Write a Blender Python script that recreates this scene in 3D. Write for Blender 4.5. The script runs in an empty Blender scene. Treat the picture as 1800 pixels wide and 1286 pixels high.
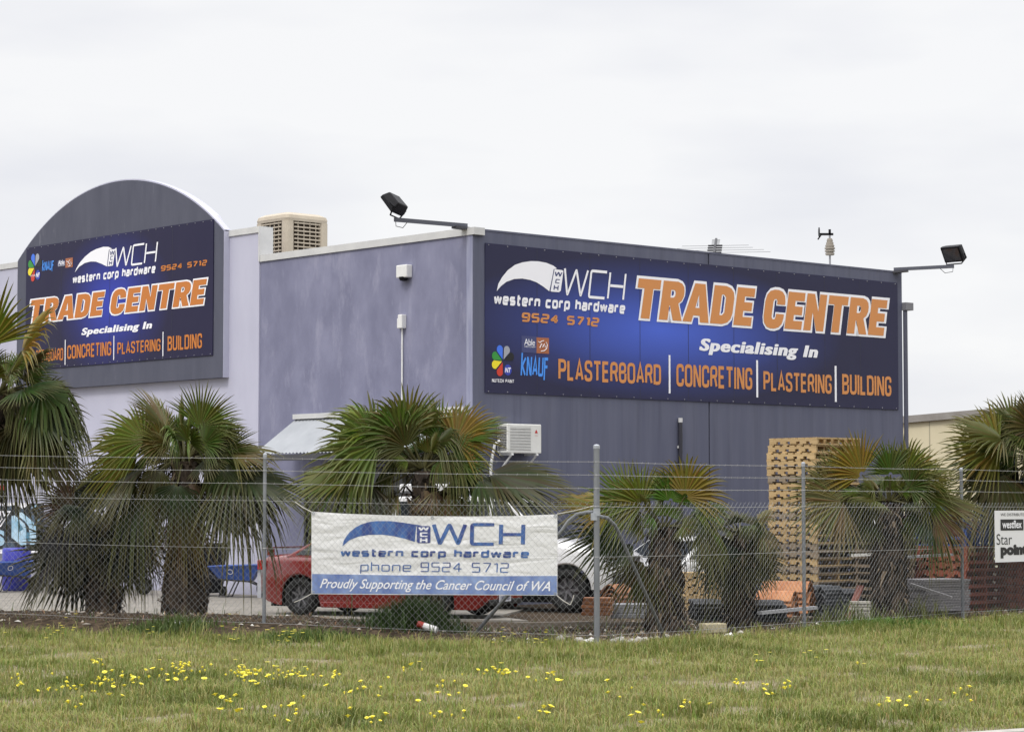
import bpy, bmesh, math, random
import numpy as np
from mathutils import Vector, Matrix
from mathutils.geometry import tessellate_polygon
random.seed(7); np.random.seed(7)
R = math.radians
S = bpy.context.scene
COL = S.collection

# ------------------------------------------------------------------ camera, sky, sun, exposure
EYE = 1.9
F_PX, CX, CY, HZ = 4200.0, 900.0, 643.0, 887.0      # focal length etc. in photo pixels, used to set the lens
PITCH = math.atan((HZ - CY) / F_PX)
cam_d = bpy.data.cameras.new("camera"); cam = bpy.data.objects.new("camera", cam_d); COL.objects.link(cam)
cam.location = (0, 0, EYE); cam.rotation_euler = (math.pi/2 + PITCH, 0, 0)
cam_d.sensor_width = 36.0; cam_d.lens = F_PX/1800.0*36.0
cam_d.clip_start = 0.5; cam_d.clip_end = 6000
S.camera = cam

SUN_EL, SUN_AZ = R(52), R(218)      # azimuth measured clockwise from +Y: behind the camera, to the left
w = bpy.data.worlds.new("World"); S.world = w; w.use_nodes = True
nt = w.node_tree; nt.nodes.clear()
out = nt.nodes.new('ShaderNodeOutputWorld'); mixs = nt.nodes.new('ShaderNodeMixShader')
bg1 = nt.nodes.new('ShaderNodeBackground'); bg2 = nt.nodes.new('ShaderNodeBackground')
sky = nt.nodes.new('ShaderNodeTexSky'); sky.sky_type = 'NISHITA'; sky.sun_disc = False
sky.sun_elevation = SUN_EL; sky.sun_rotation = SUN_AZ
nt.links.new(sky.outputs[0], bg1.inputs[0]); bg1.inputs[1].default_value = 0.10
tc = nt.nodes.new('ShaderNodeTexCoord'); sep = nt.nodes.new('ShaderNodeSeparateXYZ')
nt.links.new(tc.outputs['Generated'], sep.inputs[0])
mp = nt.nodes.new('ShaderNodeMapping'); mp.inputs['Scale'].default_value = (3.0, 3.0, 11.0)
nt.links.new(tc.outputs['Generated'], mp.inputs[0])
nz = nt.nodes.new('ShaderNodeTexNoise'); nz.inputs['Scale'].default_value = 2.2; nz.inputs['Detail'].default_value = 4; nz.inputs['Roughness'].default_value = .45
nt.links.new(mp.outputs[0], nz.inputs[0])
cr = nt.nodes.new('ShaderNodeValToRGB')
cr.color_ramp.elements[0].position = .33; cr.color_ramp.elements[0].color = (.86, .868, .915, 1)
cr.color_ramp.elements[1].position = .62; cr.color_ramp.elements[1].color = (.99, .99, 1.0, 1)
nt.links.new(nz.outputs[0], cr.inputs[0]); nt.links.new(cr.outputs[0], bg2.inputs[0])
mr = nt.nodes.new('ShaderNodeMapRange'); mr.interpolation_type = 'SMOOTHSTEP'
for i, v in ((1, .22), (2, .95), (3, .98), (4, 2.9)): mr.inputs[i].default_value = v
nt.links.new(sep.outputs[2], mr.inputs[0]); nt.links.new(mr.outputs[0], bg2.inputs[1])
mixs.inputs[0].default_value = .94
nt.links.new(bg1.outputs[0], mixs.inputs[1]); nt.links.new(bg2.outputs[0], mixs.inputs[2]); nt.links.new(mixs.outputs[0], out.inputs[0])

sun_d = bpy.data.lights.new("sun", 'SUN'); sun_d.energy = 1.5; sun_d.angle = R(14); sun_d.color = (1, .96, .9)
sun = bpy.data.objects.new("sun", sun_d); COL.objects.link(sun)
sdir = Vector((math.sin(SUN_AZ)*math.cos(SUN_EL), math.cos(SUN_AZ)*math.cos(SUN_EL), math.sin(SUN_EL)))
sun.rotation_euler = sdir.to_track_quat('Z', 'Y').to_euler()
vs = S.view_settings; vs.view_transform = 'Standard'; vs.look = 'None'; vs.exposure = 0.0; vs.gamma = 1.0; vs.use_curve_mapping = False

# ------------------------------------------------------------------ helpers: pixels to points of the place
def ray(px, py):
    u, v = (px-CX)/F_PX, (CY-py)/F_PX
    return Vector((u, math.cos(PITCH)-v*math.sin(PITCH), math.sin(PITCH)+v*math.cos(PITCH)))
def at(px, py, Y):
    d = ray(px, py); return Vector((0, 0, EYE)) + d*(Y/d.y)
class Plane:
    """a vertical plane; s runs along it, z up, n outwards (towards the camera side)"""
    def __init__(self, o, d, n):
        self.o, self.d, self.n = Vector((o[0], o[1], 0)), Vector((d[0], d[1], 0)).normalized(), Vector((n[0], n[1], 0)).normalized()
    def sz(self, px, py, off=0.0):
        o = self.o + self.n*off; d = ray(px, py); c = Vector((0, 0, EYE))
        p = c + d*((o-c).dot(self.n)/d.dot(self.n))
        return (p-self.o).dot(self.d), p.z
    def pt(self, s, z, off=0.0):
        return self.o + self.d*s + self.n*off + Vector((0, 0, z))
    def mat(self):                    # columns: along, up, out
        m = Matrix.Identity(4)
        for i, v in enumerate((self.d, Vector((0, 0, 1)), self.n)):
            m[0][i], m[1][i], m[2][i] = v
        return m

# ------------------------------------------------------------------ materials
def rgb(r, g, b):                    # picture value -> linear
    f = lambda c: (c/255/12.92) if c/255 <= .04045 else ((c/255+.055)/1.055)**2.4
    return (f(r), f(g), f(b))
MATS = {}
def mat(name, col, rough=.8, col2=None, scale=4.0, stretch=(1, 1, 1), detail=6, lo=.35, hi=.65, bump=0.0, bscale=None, metal=0.0, spec=.4, coat=0.0, attr=None, trans=0.0, vary=0.0, streak=None):
    if name in MATS: return MATS[name]
    m = bpy.data.materials.new(name); m.use_nodes = True; MATS[name] = m
    n = m.node_tree; b = n.nodes['Principled BSDF']
    b.inputs['Base Color'].default_value = (*col, 1); b.inputs['Roughness'].default_value = rough; b.inputs['Metallic'].default_value = metal
    b.inputs['Specular IOR Level'].default_value = spec; b.inputs['Coat Weight'].default_value = coat
    t = n.nodes.new('ShaderNodeTexCoord'); mpp = n.nodes.new('ShaderNodeMapping'); mpp.inputs['Scale'].default_value = stretch
    n.links.new(t.outputs['Object'], mpp.inputs[0])
    src = None
    if col2 is not None:
        no = n.nodes.new('ShaderNodeTexNoise'); no.inputs['Scale'].default_value = scale; no.inputs['Detail'].default_value = detail; no.inputs['Roughness'].default_value = .6
        n.links.new(mpp.outputs[0], no.inputs[0])
        ra = n.nodes.new('ShaderNodeValToRGB'); ra.color_ramp.elements[0].position = lo; ra.color_ramp.elements[1].position = hi
        ra.color_ramp.elements[0].color = (*col, 1); ra.color_ramp.elements[1].color = (*col2, 1)
        n.links.new(no.outputs[0], ra.inputs[0]); src = ra.outputs[0]
    if streak:
        c3, sc3, st3, lo3, hi3, am3 = streak
        mp3 = n.nodes.new('ShaderNodeMapping'); mp3.inputs['Scale'].default_value = st3; mp3.inputs['Location'].default_value = (3.7, 1.9, 5.3); n.links.new(t.outputs['Object'], mp3.inputs[0])
        n3_ = n.nodes.new('ShaderNodeTexNoise'); n3_.inputs['Scale'].default_value = sc3; n3_.inputs['Detail'].default_value = 9; n3_.inputs['Roughness'].default_value = .68; n.links.new(mp3.outputs[0], n3_.inputs[0])
        m3 = n.nodes.new('ShaderNodeMapRange'); m3.inputs[1].default_value = lo3; m3.inputs[2].default_value = hi3; m3.inputs[4].default_value = am3; n.links.new(n3_.outputs[0], m3.inputs[0])
        x3 = n.nodes.new('ShaderNodeMix'); x3.data_type = 'RGBA'; n.links.new(m3.outputs[0], x3.inputs[0]); n.links.new(src, x3.inputs[6]); x3.inputs[7].default_value = (*c3, 1); src = x3.outputs[2]
    if attr:
        a = n.nodes.new('ShaderNodeAttribute'); a.attribute_name = attr
        if src is not None:
            mx = n.nodes.new('ShaderNodeMix'); mx.data_type = 'RGBA'; mx.blend_type = 'MULTIPLY'; mx.inputs[0].default_value = 1
            n.links.new(a.outputs[0], mx.inputs[6]); n.links.new(src, mx.inputs[7]); src = mx.outputs[2]
        else: src = a.outputs[0]
    if vary:
        oi = n.nodes.new('ShaderNodeObjectInfo'); hv = n.nodes.new('ShaderNodeHueSaturation')
        mr_ = n.nodes.new('ShaderNodeMapRange'); mr_.inputs[3].default_value = 1-vary; mr_.inputs[4].default_value = 1+vary
        n.links.new(oi.outputs['Random'], mr_.inputs[0]); n.links.new(mr_.outputs[0], hv.inputs['Value'])
        if src is not None: n.links.new(src, hv.inputs['Color'])
        else: hv.inputs['Color'].default_value = (*col, 1)
        src = hv.outputs[0]
    if src is not None: n.links.new(src, b.inputs['Base Color'])
    if bump:
        nb = n.nodes.new('ShaderNodeTexNoise'); nb.inputs['Scale'].default_value = bscale or scale*3; nb.inputs['Detail'].default_value = 5
        n.links.new(mpp.outputs[0], nb.inputs[0])
        bp = n.nodes.new('ShaderNodeBump'); bp.inputs['Strength'].default_value = bump; bp.inputs['Distance'].default_value = .02
        n.links.new(nb.outputs[0], bp.inputs['Height']); n.links.new(bp.outputs[0], b.inputs['Normal'])
    if trans:
        tr = n.nodes.new('ShaderNodeBsdfTranslucent'); ms = n.nodes.new('ShaderNodeMixShader'); ms.inputs[0].default_value = trans
        if src is not None: n.links.new(src, tr.inputs[0])
        else: tr.inputs[0].default_value = (*col, 1)
        o_ = n.nodes['Material Output']
        n.links.new(b.outputs[0], ms.inputs[1]); n.links.new(tr.outputs[0], ms.inputs[2]); n.links.new(ms.outputs[0], o_.inputs[0])
    return m

# ------------------------------------------------------------------ objects
ORD = ['', 'first', 'second', 'third', 'fourth', 'fifth', 'sixth', 'seventh', 'eighth', 'ninth', 'tenth', 'eleventh', 'twelfth', 'thirteenth', 'fourteenth', 'fifteenth', 'sixteenth', 'seventeenth', 'eighteenth', 'nineteenth', 'twentieth', 'twenty-first', 'twenty-second', 'twenty-third', 'twenty-fourth', 'twenty-fifth', 'twenty-sixth']
def tag(o, label=None, cat=None, group=None, kind=None):
    if label: o['label'] = label
    if cat: o['category'] = cat
    if group: o['group'] = group
    if kind: o['kind'] = kind
    return o
def thing(name, label, cat, loc=(0, 0, 0), rz=0.0, group=None):
    o = bpy.data.objects.new(name, None); COL.objects.link(o); o.empty_display_size = .2
    o.location = loc; o.rotation_euler = (0, 0, rz)
    return tag(o, label, cat, group)
def base_of(o):
    v = Vector((0, 0, 0))
    while o is not None: v += Vector(o.location); o = o.parent
    return v
def dup(root, loc, rz, label=None, group=None):
    r = root.copy(); COL.objects.link(r); r.location = loc; r.rotation_euler = (0, 0, rz)
    if label: r['label'] = label
    if group: r['group'] = group
    for ch in list(root.children):
        c = ch.copy(); COL.objects.link(c); c.parent = r
        for g in list(ch.children):
            d = g.copy(); COL.objects.link(d); d.parent = c
    return r
class MB:
    def __init__(self): self.v, self.f, self.m, self.c = [], [], [], []
    def add(self, vs, fs, mi=0, col=None):
        k = len(self.v); self.v += [tuple(p) for p in vs]; self.f += [tuple(i+k for i in f) for f in fs]; self.m += [mi]*len(fs)
        if col is not None: self.c += [col]*len(vs)
        return self
    def box(self, c, s, M=None, mi=0):
        c = Vector(c); P = []
        for x in (-.5, .5):
            for y in (-.5, .5):
                for z in (-.5, .5):
                    p = Vector((x*s[0], y*s[1], z*s[2]))
                    P.append(c + (M @ p if M else p))
        return self.add(P, [(0, 1, 3, 2), (4, 6, 7, 5), (0, 4, 5, 1), (2, 3, 7, 6), (0, 2, 6, 4), (1, 5, 7, 3)], mi)
    def beam(self, a, b, wd, h, up=(0, 0, 1), mi=0):      # a rectangular bar from a to b
        a, b = Vector(a), Vector(b); x = (b-a).normalized(); y = Vector(up).cross(x)
        if y.length < 1e-4: y = Vector((1, 0, 0)).cross(x)
        y.normalize(); z = x.cross(y)
        M = Matrix((x, y, z)).transposed()
        return self.box((a+b)/2, ((b-a).length, wd, h), M, mi)
    def tube(self, pts, r, n=6, mi=0, cap=True):
        pts = [Vector(p) for p in pts]; rings = []; N = len(pts)
        rr = r if isinstance(r, (list, tuple)) else [r]*N
        t0 = (pts[1]-pts[0]).normalized(); u = t0.orthogonal().normalized()
        for i, p in enumerate(pts):
            t = (pts[min(i+1, N-1)]-pts[max(i-1, 0)])
            t = t.normalized() if t.length > 1e-9 else t0
            u = (u - t*u.dot(t)).normalized(); q = t.cross(u)
            rings.append([p + (u*math.cos(2*math.pi*k/n) + q*math.sin(2*math.pi*k/n))*rr[i] for k in range(n)])
        V = [p for rg in rings for p in rg]; F = []
        for i in range(N-1):
            for k in range(n): F.append((i*n+k, i*n+(k+1) % n, (i+1)*n+(k+1) % n, (i+1)*n+k))
        if cap: F += [tuple(range(n-1, -1, -1)), tuple((N-1)*n+k for k in range(n))]
        return self.add(V, F, mi)
    def lathe(self, prof, n=24, M=None, mi=0):           # prof: (r, z) about z
        V = []; F = []; m = len(prof)
        for k in range(n):
            a = 2*math.pi*k/n
            for r, z in prof:
                p = Vector((r*math.cos(a), r*math.sin(a), z)); V.append(M @ p if M else p)
        for k in range(n):
            for i in range(m-1):
                F.append((k*m+i, ((k+1) % n)*m+i, ((k+1) % n)*m+i+1, k*m+i+1))
        return self.add(V, F, mi)
    def poly(self, pts, mi=0):                            # flat, may be concave
        tri = tessellate_polygon([[Vector(p) for p in pts]])
        return self.add(pts, tri, mi)
    def prism(self, poly2, M, h0, h1, mi=0):              # polygon (x, y) between h0 and h1 along M's third axis
        n = len(poly2); lo = [M @ Vector((x, y, h0)) for x, y in poly2]; hi = [M @ Vector((x, y, h1)) for x, y in poly2]
        tri = tessellate_polygon([[Vector((x, y, 0)) for x, y in poly2]])
        F = [tuple(i+n for i in t) for t in tri] + [tuple(reversed(t)) for t in tri]
        F += [(i, (i+1) % n, (i+1) % n+n, i+n) for i in range(n)]
        return self.add(lo+hi, F, mi)
    def build(self, name, mats, parent=None, smooth=False, local=False, origin=None, bevel=0.0):
        me = bpy.data.meshes.new(name)
        b = Vector((0, 0, 0))
        if parent is not None and not local: b = base_of(parent)
        if origin is not None: b = Vector(origin)
        V = self.v if b.length == 0 else [(x-b.x, y-b.y, z-b.z) for x, y, z in self.v]
        me.from_pydata(V, [], self.f)
        mats = mats if isinstance(mats, (list, tuple)) else [mats]
        for m in mats: me.materials.append(m)
        if len(mats) > 1: me.polygons.foreach_set('material_index', self.m)
        if self.c:
            at_ = me.color_attributes.new('tint', 'FLOAT_COLOR', 'POINT')
            at_.data.foreach_set('color', np.array([(*c, 1) for c in self.c], dtype=np.float32).ravel())
        bm = bmesh.new(); bm.from_mesh(me); bmesh.ops.recalc_face_normals(bm, faces=bm.faces); bm.to_mesh(me); bm.free()
        if smooth: me.polygons.foreach_set('use_smooth', [True]*len(me.polygons))
        o = bpy.data.objects.new(name, me); COL.objects.link(o)
        if parent is not None: o.parent = parent
        if origin is not None: o.location = origin
        if bevel:
            md = o.modifiers.new('bevel', 'BEVEL'); md.width = bevel; md.segments = 2; md.limit_method = 'ANGLE'
        return o

# ------------------------------------------------------------------ lettering
def font_mesh(text, bold=0.0, shear=0.0, spacing=1.0):
    cu = bpy.data.curves.new('lettering', 'FONT'); cu.body = text; cu.offset = bold; cu.space_character = spacing; cu.resolution_u = 4
    o = bpy.data.objects.new('lettering', cu); COL.objects.link(o)
    dg = bpy.context.evaluated_depsgraph_get(); dg.update()
    me = o.evaluated_get(dg).to_mesh()
    V = [(p.co.x + shear*p.co.y, p.co.y) for p in me.vertices]; F = [tuple(p.vertices) for p in me.polygons]
    o.evaluated_get(dg).to_mesh_clear(); bpy.data.objects.remove(o); bpy.data.curves.remove(cu)
    return V, F
def fat_mesh(text, bold, shear, spacing, shift=.034, k=3):
    V0, F0 = font_mesh(text, bold, shear, spacing); V, F = [], []
    for i in range(k):
        b = len(V); V += [(x+shift*i, y, i) for x, y in V0]; F += [tuple(j+b for j in f) for f in F0]
    return V, F
GL = {  # squared stroke letters on a grid: x-height 4, ascender 6
 'w': (6, [[(0, 4), (1.2, 0), (3, 4), (4.8, 0), (6, 4)]]), 'e': (4, [[(0, 2), (4, 2), (4, 4), (0, 4), (0, 0), (4, 0)]]),
 's': (4, [[(4, 4), (0, 4), (0, 2), (4, 2), (4, 0), (0, 0)]]), 't': (3, [[(1, 6), (1, 0), (3, 0)], [(0, 4), (3, 4)]]),
 'r': (3, [[(0, 0), (0, 4), (3, 4)]]), 'n': (4, [[(0, 0), (0, 4), (4, 4), (4, 0)]]), 'c': (4, [[(4, 4), (0, 4), (0, 0), (4, 0)]]),
 'o': (4, [[(0, 2), (0, 4), (4, 4), (4, 0), (0, 0), (0, 2)]]), 'p': (4, [[(0, -2), (0, 4), (4, 4), (4, 0), (.4, 0)]]),
 'h': (4, [[(0, 0), (0, 6)], [(.4, 4), (4, 4), (4, 0)]]), 'a': (4, [[(0, 4), (4, 4), (4, 0), (0, 0), (0, 2.2), (3.6, 2.2)]]),
 'd': (4, [[(4, 6), (4, 0), (0, 0), (0, 4), (3.6, 4)]]), 'f': (3, [[(1, 0), (1, 6), (3, 6)], [(0, 4), (3, 4)]]),
 'W': (8, [[(0, 6), (1.7, 0), (4, 6), (6.3, 0), (8, 6)]]), 'C': (5.5, [[(5.5, 6), (0, 6), (0, 0), (5.5, 0)]]), 'H': (5.5, [[(0, 0), (0, 6)], [(5.5, 0), (5.5, 6)], [(.4, 3), (5.1, 3)]]),
 '9': (4, [[(4, 2.8), (0, 2.8), (0, 6), (4, 6), (4, 0), (0, 0)]]), '5': (4, [[(4, 6), (0, 6), (0, 3.2), (4, 3.2), (4, 0), (0, 0)]]),
 '2': (4, [[(0, 6), (4, 6), (4, 3), (0, 3), (0, 0), (4, 0)]]), '4': (4.4, [[(3, 0), (3, 6), (0, 2), (4.4, 2)]]), '7': (4, [[(0, 6), (4, 6), (1.4, 0)]]),
 '1': (1.6, [[(0, 5.2), (1.6, 6), (1.6, 0)]]), ' ': (2, []), 'i': (.01, [[(0, 0), (0, 4)], [(0, 5.3), (0, 6.6)]]), 'l': (.01, [[(0, 0), (0, 6)]]), 'g': (4, [[(4, 0), (0, 0), (0, 4), (4, 4), (4, -2), (0, -2)]]),
 'S': (4.2, [[(4.2, 6), (0, 6), (0, 3.1), (4.2, 3.1), (4.2, 0), (0, 0)]]), 'I': (.01, [[(0, 0), (0, 6)]]) }
CAP = {  # condensed capitals, 8 high
 'P': (4, [[(0, 0), (0, 8), (4, 8), (4, 3.8), (.6, 3.8)]]), 'L': (3.3, [[(0, 8), (0, 0), (3.3, 0)]]), 'A': (4.4, [[(0, 0), (2.2, 8.4), (4.4, 0)], [(1.2, 2.3), (3.2, 2.3)]]),
 'S': (4, [[(4, 5.9), (4, 8), (0, 8), (0, 4.5), (4, 3.5), (4, 0), (0, 0), (0, 2.1)]]), 'T': (4.2, [[(2.1, 0), (2.1, 7.4)], [(-.2, 8), (4.4, 8)]]),
 'E': (3.5, [[(3.5, 8), (0, 8), (0, 0), (3.5, 0)], [(.6, 4.1), (3.2, 4.1)]]), 'R': (4.1, [[(0, 0), (0, 8), (4, 8), (4, 4.1), (.6, 4.1)], [(3.0, 3.5), (4.1, 0)]]),
 'B': (4, [[(0, 4), (0, 8), (3.8, 8), (3.8, 4.3), (.6, 4.3)], [(0, 4), (0, 0), (4, 0), (4, 3.7)]]), 'O': (4.2, [[(0, 4), (0, 8), (4.2, 8), (4.2, 0), (0, 0), (0, 4)]]),
 'D': (4.1, [[(0, -.6), (0, 8.6)], [(.6, 8), (4.1, 8), (4.1, 0), (.6, 0)]]), 'C': (4, [[(4, 5.6), (4, 8), (0, 8), (0, 0), (4, 0), (4, 2.5)]]), 'N': (4.2, [[(0, -.6), (0, 8.6)], [(.5, 8), (3.7, 0)], [(4.2, -.6), (4.2, 8.6)]]),
 'I': (.01, [[(0, -.6), (0, 8.6)]]), 'G': (4.1, [[(4, 5.8), (4, 8), (0, 8), (0, 0), (4, 0), (4, 3.8), (2.3, 3.8)]]), 'U': (4.1, [[(0, 8.6), (0, 0), (4.1, 0), (4.1, 8.6)]]), 'F': (3.4, [[(0, -2.4), (0, 8), (3.4, 8)], [(.6, 4.1), (3, 4.1)]]),
 'K': (4, [[(0, -.6), (0, 10.4)], [(3.9, 8), (.7, 4.2), (4, -.4)]]), 'H': (4.1, [[(0, -.6), (0, 8.6)], [(4.1, -.6), (4.1, 8.6)], [(.5, 4), (3.6, 4)]]), ' ': (2.4, []) }
HEAVY = {  # heavy capitals for the headline, 10 high: outline, then holes
 'T': (7.2, [[(0, 10), (7.2, 10), (7.2, 7.6), (5, 7.6), (5, 0), (2.2, 0), (2.2, 7.6), (0, 7.6)]]),
 'R': (7.2, [[(0, 0), (0, 10), (4.6, 10), (6.0, 9.6), (6.8, 8.8), (7.1, 7.7), (7.1, 6.4), (6.6, 5.2), (5.6, 4.4), (7.4, 0), (4.5, 0), (2.95, 3.8), (2.8, 3.8), (2.8, 0)], [(2.8, 5.8), (2.8, 7.8), (3.8, 7.8), (4.3, 7.3), (4.3, 6.3), (3.8, 5.8)]]),
 'A': (8, [[(-.3, 0), (2.3, 10), (5.7, 10), (8.3, 0), (5.4, 0), (5.05, 1.7), (2.95, 1.7), (2.6, 0)], [(3.35, 3.7), (4.65, 3.7), (4, 7.2)]]),
 'D': (7.1, [[(0, 0), (0, 10), (4.0, 10), (5.7, 9.5), (6.7, 8.5), (7.1, 7), (7.1, 3), (6.7, 1.5), (5.7, .5), (4.0, 0)], [(2.8, 2.3), (2.8, 7.7), (3.6, 7.7), (4.3, 7), (4.3, 3), (3.6, 2.3)]]),
 'E': (6, [[(0, 0), (0, 10), (6, 10), (6, 7.7), (2.8, 7.7), (2.8, 6.2), (5.6, 6.2), (5.6, 3.9), (2.8, 3.9), (2.8, 2.3), (6, 2.3), (6, 0)]]),
 'C': (7, [[(7, 6.3), (7, 7.3), (6.6, 8.8), (5.6, 9.8), (4.2, 10.2), (2.8, 10.2), (1.4, 9.8), (.4, 8.7), (0, 7.1), (0, 2.9), (.4, 1.3), (1.4, .2), (2.8, -.2), (4.2, -.2), (5.6, .2), (6.6, 1.2), (7, 2.7), (7, 3.8), (4.2, 3.8), (4.2, 2.9), (3.9, 2.3), (3.2, 2.3), (2.8, 2.9), (2.8, 7.1), (3.2, 7.7), (3.9, 7.7), (4.2, 7.1), (4.2, 6.3)]]),
 'N': (7.2, [[(0, 0), (0, 10), (2.7, 10), (4.6, 5.2), (4.6, 10), (7.2, 10), (7.2, 0), (4.6, 0), (2.6, 5.0), (2.6, 0)]]) }
def grow(poly, d):
    n = len(poly); P = [Vector(p) for p in poly]; area = sum(P[i].x*P[(i+1) % n].y-P[(i+1) % n].x*P[i].y for i in range(n)); sg = 1 if area > 0 else -1
    o = []
    for i in range(n):
        a = (P[i]-P[i-1]).normalized(); b = (P[(i+1) % n]-P[i]).normalized(); na = Vector((a.y, -a.x))*sg; nb_ = Vector((b.y, -b.x))*sg; m = (na+nb_)
        m = m.normalized() if m.length > 1e-6 else na
        q = P[i] + m*(d/max(.45, m.dot(na))); o.append((q.x, q.y))
    return o
def heavy_mesh(text, d=0.0, shear=.17, gap=.75, space=3.2):
    V, F = [], []; x0 = 0
    for k, ch in enumerate(text):
        if ch == ' ': x0 += space; continue
        wd, loops = HEAVY[ch]; loops = [loops[0] if not d else grow(loops[0], d)] + [(h if not d else grow(h, -d)) for h in loops[1:]]
        pts = [q for lp in loops for q in lp]; b = len(V)
        V += [(x0+x+shear*y, y, k % 2) for x, y in pts]
        F += [tuple(i+b for i in t) for t in tessellate_polygon([[Vector((x, y, 0)) for x, y in lp] for lp in loops])]
        x0 += wd + gap
    return V, F
def stroke_mesh(text, wt, gap=1.6, shear=0.0, cham=.55, GL=GL):
    V, F = [], []; x0 = 0; lay = 0
    for ch in text:
        wd, lines = GL[ch]
        for ln in lines:
            pts = [Vector((x0+a, b)) for a, b in ln]; q = [pts[0]]
            for i in range(1, len(pts)-1):               # round the corners
                a, b, c = pts[i-1], pts[i], pts[i+1]
                if GL is CAP and not (ch in 'COGSU' or (ch in 'PRBD' and b.x > 1)): q.append(b); continue
                p0 = b + (a-b).normalized()*min(cham, (a-b).length*.45); p2 = b + (c-b).normalized()*min(cham, (c-b).length*.45)
                q += [p0*(1-t)**2 + b*2*t*(1-t) + p2*t*t for t in (0, .35, .65, 1)]
            q.append(pts[-1]); k = len(V); n = len(q); lay += 1
            for i, p in enumerate(q):
                t1 = (p-q[i-1]).normalized() if i else (q[1]-q[0]).normalized()
                t2 = (q[i+1]-p).normalized() if i < n-1 else t1
                t = (t1+t2).normalized(); nn = Vector((-t.y, t.x)); h = wt/2/max(.5, nn.dot(Vector((-t1.y, t1.x))))
                for s in (1, -1):
                    u = p + nn*h*s; V.append((u.x + shear*u.y, u.y, lay % 4))
            F += [(k+2*i, k+2*i+1, k+2*i+3, k+2*i+2) for i in range(n-1)]
        x0 += wd + wt + gap
    return V, F
def lay_text(pl, VF, L, Rt, B, T, off, mbx=None):
    """fit flat lettering into the box of plane pl whose left/right/bottom/top edges pass through the given photo points"""
    V, F = VF
    s0, s1 = pl.sz(*L, off)[0], pl.sz(*Rt, off)[0]; z0, z1 = pl.sz(*B, off)[1], pl.sz(*T, off)[1]
    xs = [p[0] for p in V]; ys = [p[1] for p in V]; ax, bx, ay, by = min(xs), max(xs), min(ys), max(ys)
    mb = mbx or MB()
    mb.add([pl.pt(s0+(p[0]-ax)/(bx-ax)*(s1-s0), z0+(p[1]-ay)/(by-ay)*(z1-z0), off + (p[2]*.0006 if len(p) > 2 else 0)) for p in V], F)
    return mb
def plane_poly(pl, pts, off, mbx=None):
    mb = mbx or MB()
    mb.poly([pl.pt(*pl.sz(x, y, off), off) for x, y in pts]); return mb
def plane_rect(pl, x0, y0, x1, y1, off, mbx=None):
    s0, z0 = pl.sz(x0, y1, off); s1, z1 = pl.sz(x1, y0, off); mb = mbx or MB()
    mb.add([pl.pt(s0, z0, off), pl.pt(s1, z0, off), pl.pt(s1, z1, off), pl.pt(s0, z1, off)], [(0, 1, 2, 3)]); return mb

# ------------------------------------------------------------------ the ground
FA = Vector((at(1048, 1130, 32.8).x, 32.8, 0))                       # strain post: the fence turns here
DL, NL = Vector((-.9347, .3554, 0)), Vector((.3554, .9347, 0))       # left run and its normal (to the yard)
DR, NR = Vector((.665, .747, 0)), Vector((-.747, .665, 0))
KO, KD, KN = Vector((4.13, 20.15, 0)), Vector((.85, .527, 0)), Vector((.527, -.85, 0))
def sst(x, a, b):
    t = np.clip((np.asarray(x, float)-a)/(b-a), 0, 1); return t*t*(3-2*t)
def wob(x, y, f=1.0, k=0.0):
    return (np.sin(x*1.31*f+k)*np.cos(y*1.73*f+1.3*k)+.6*np.sin(x*2.9*f+y*2.1*f+k*2.2)+.4*np.cos(x*5.3*f-y*4.7*f+k))/2.0
def fdist(x, y):
    dl = (x-FA.x)*NL.x + (y-FA.y)*NL.y; dr = (x-FA.x)*NR.x + (y-FA.y)*NR.y
    return np.minimum(dl, dr), dl, dr
def hgt(x, y):
    x = np.asarray(x, float); y = np.asarray(y, float)
    df, dl, dr = fdist(x, y)
    a = (x-FA.x)*DL.x + (y-FA.y)*DL.y
    h = .27*sst(a, .2, 5.2)*np.exp(-((dl-.7)/1.25)**2)
    h = h + .022*wob(x, y, 2.2, 1.0)*sst(df, -2, 0)*(1-sst(df, 3.2, 4.2)) + .05*wob(x, y, .55, 2.)*(1-sst(df, -3, -1))*sst(-df, 0, 6)
    h = h + .05*sst(-df, 3, 9)*0
    k = (x-KO.x)*KN.x + (y-KO.y)*KN.y
    h = h*(1-sst(k, -1.5, -.3))
    return np.where(k > .1, -.2, h)
def H(x, y): return float(hgt(x, y))
def gmesh(name, X, Y, fun, attr=None):
    nx, ny = len(X), len(Y); gx, gy = np.meshgrid(X, Y)
    co = np.stack([gx, gy, fun(gx, gy)], -1).reshape(-1, 3).astype(np.float32)
    me = bpy.data.meshes.new(name); i = np.arange(nx*ny).reshape(ny, nx)
    q = np.stack([i[:-1, :-1], i[:-1, 1:], i[1:, 1:], i[1:, :-1]], -1).reshape(-1, 4)
    me.vertices.add(len(co)); me.vertices.foreach_set('co', co.ravel())
    me.loops.add(q.size); me.loops.foreach_set('vertex_index', q.ravel().astype(np.int32))
    me.polygons.add(len(q)); me.polygons.foreach_set('loop_start', np.arange(0, q.size, 4, dtype=np.int32)); me.polygons.foreach_set('use_smooth', np.ones(len(q), dtype=bool))
    me.update(calc_edges=True)
    if attr is not None:
        ca = me.color_attributes.new('tint', 'FLOAT_COLOR', 'POINT'); a = attr(gx, gy).reshape(-1, 1).astype(np.float32)
        ca.data.foreach_set('color', np.concatenate([a, a, a, np.ones_like(a)], 1).ravel())
    o = bpy.data.objects.new(name, me); COL.objects.link(o); return o
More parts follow.
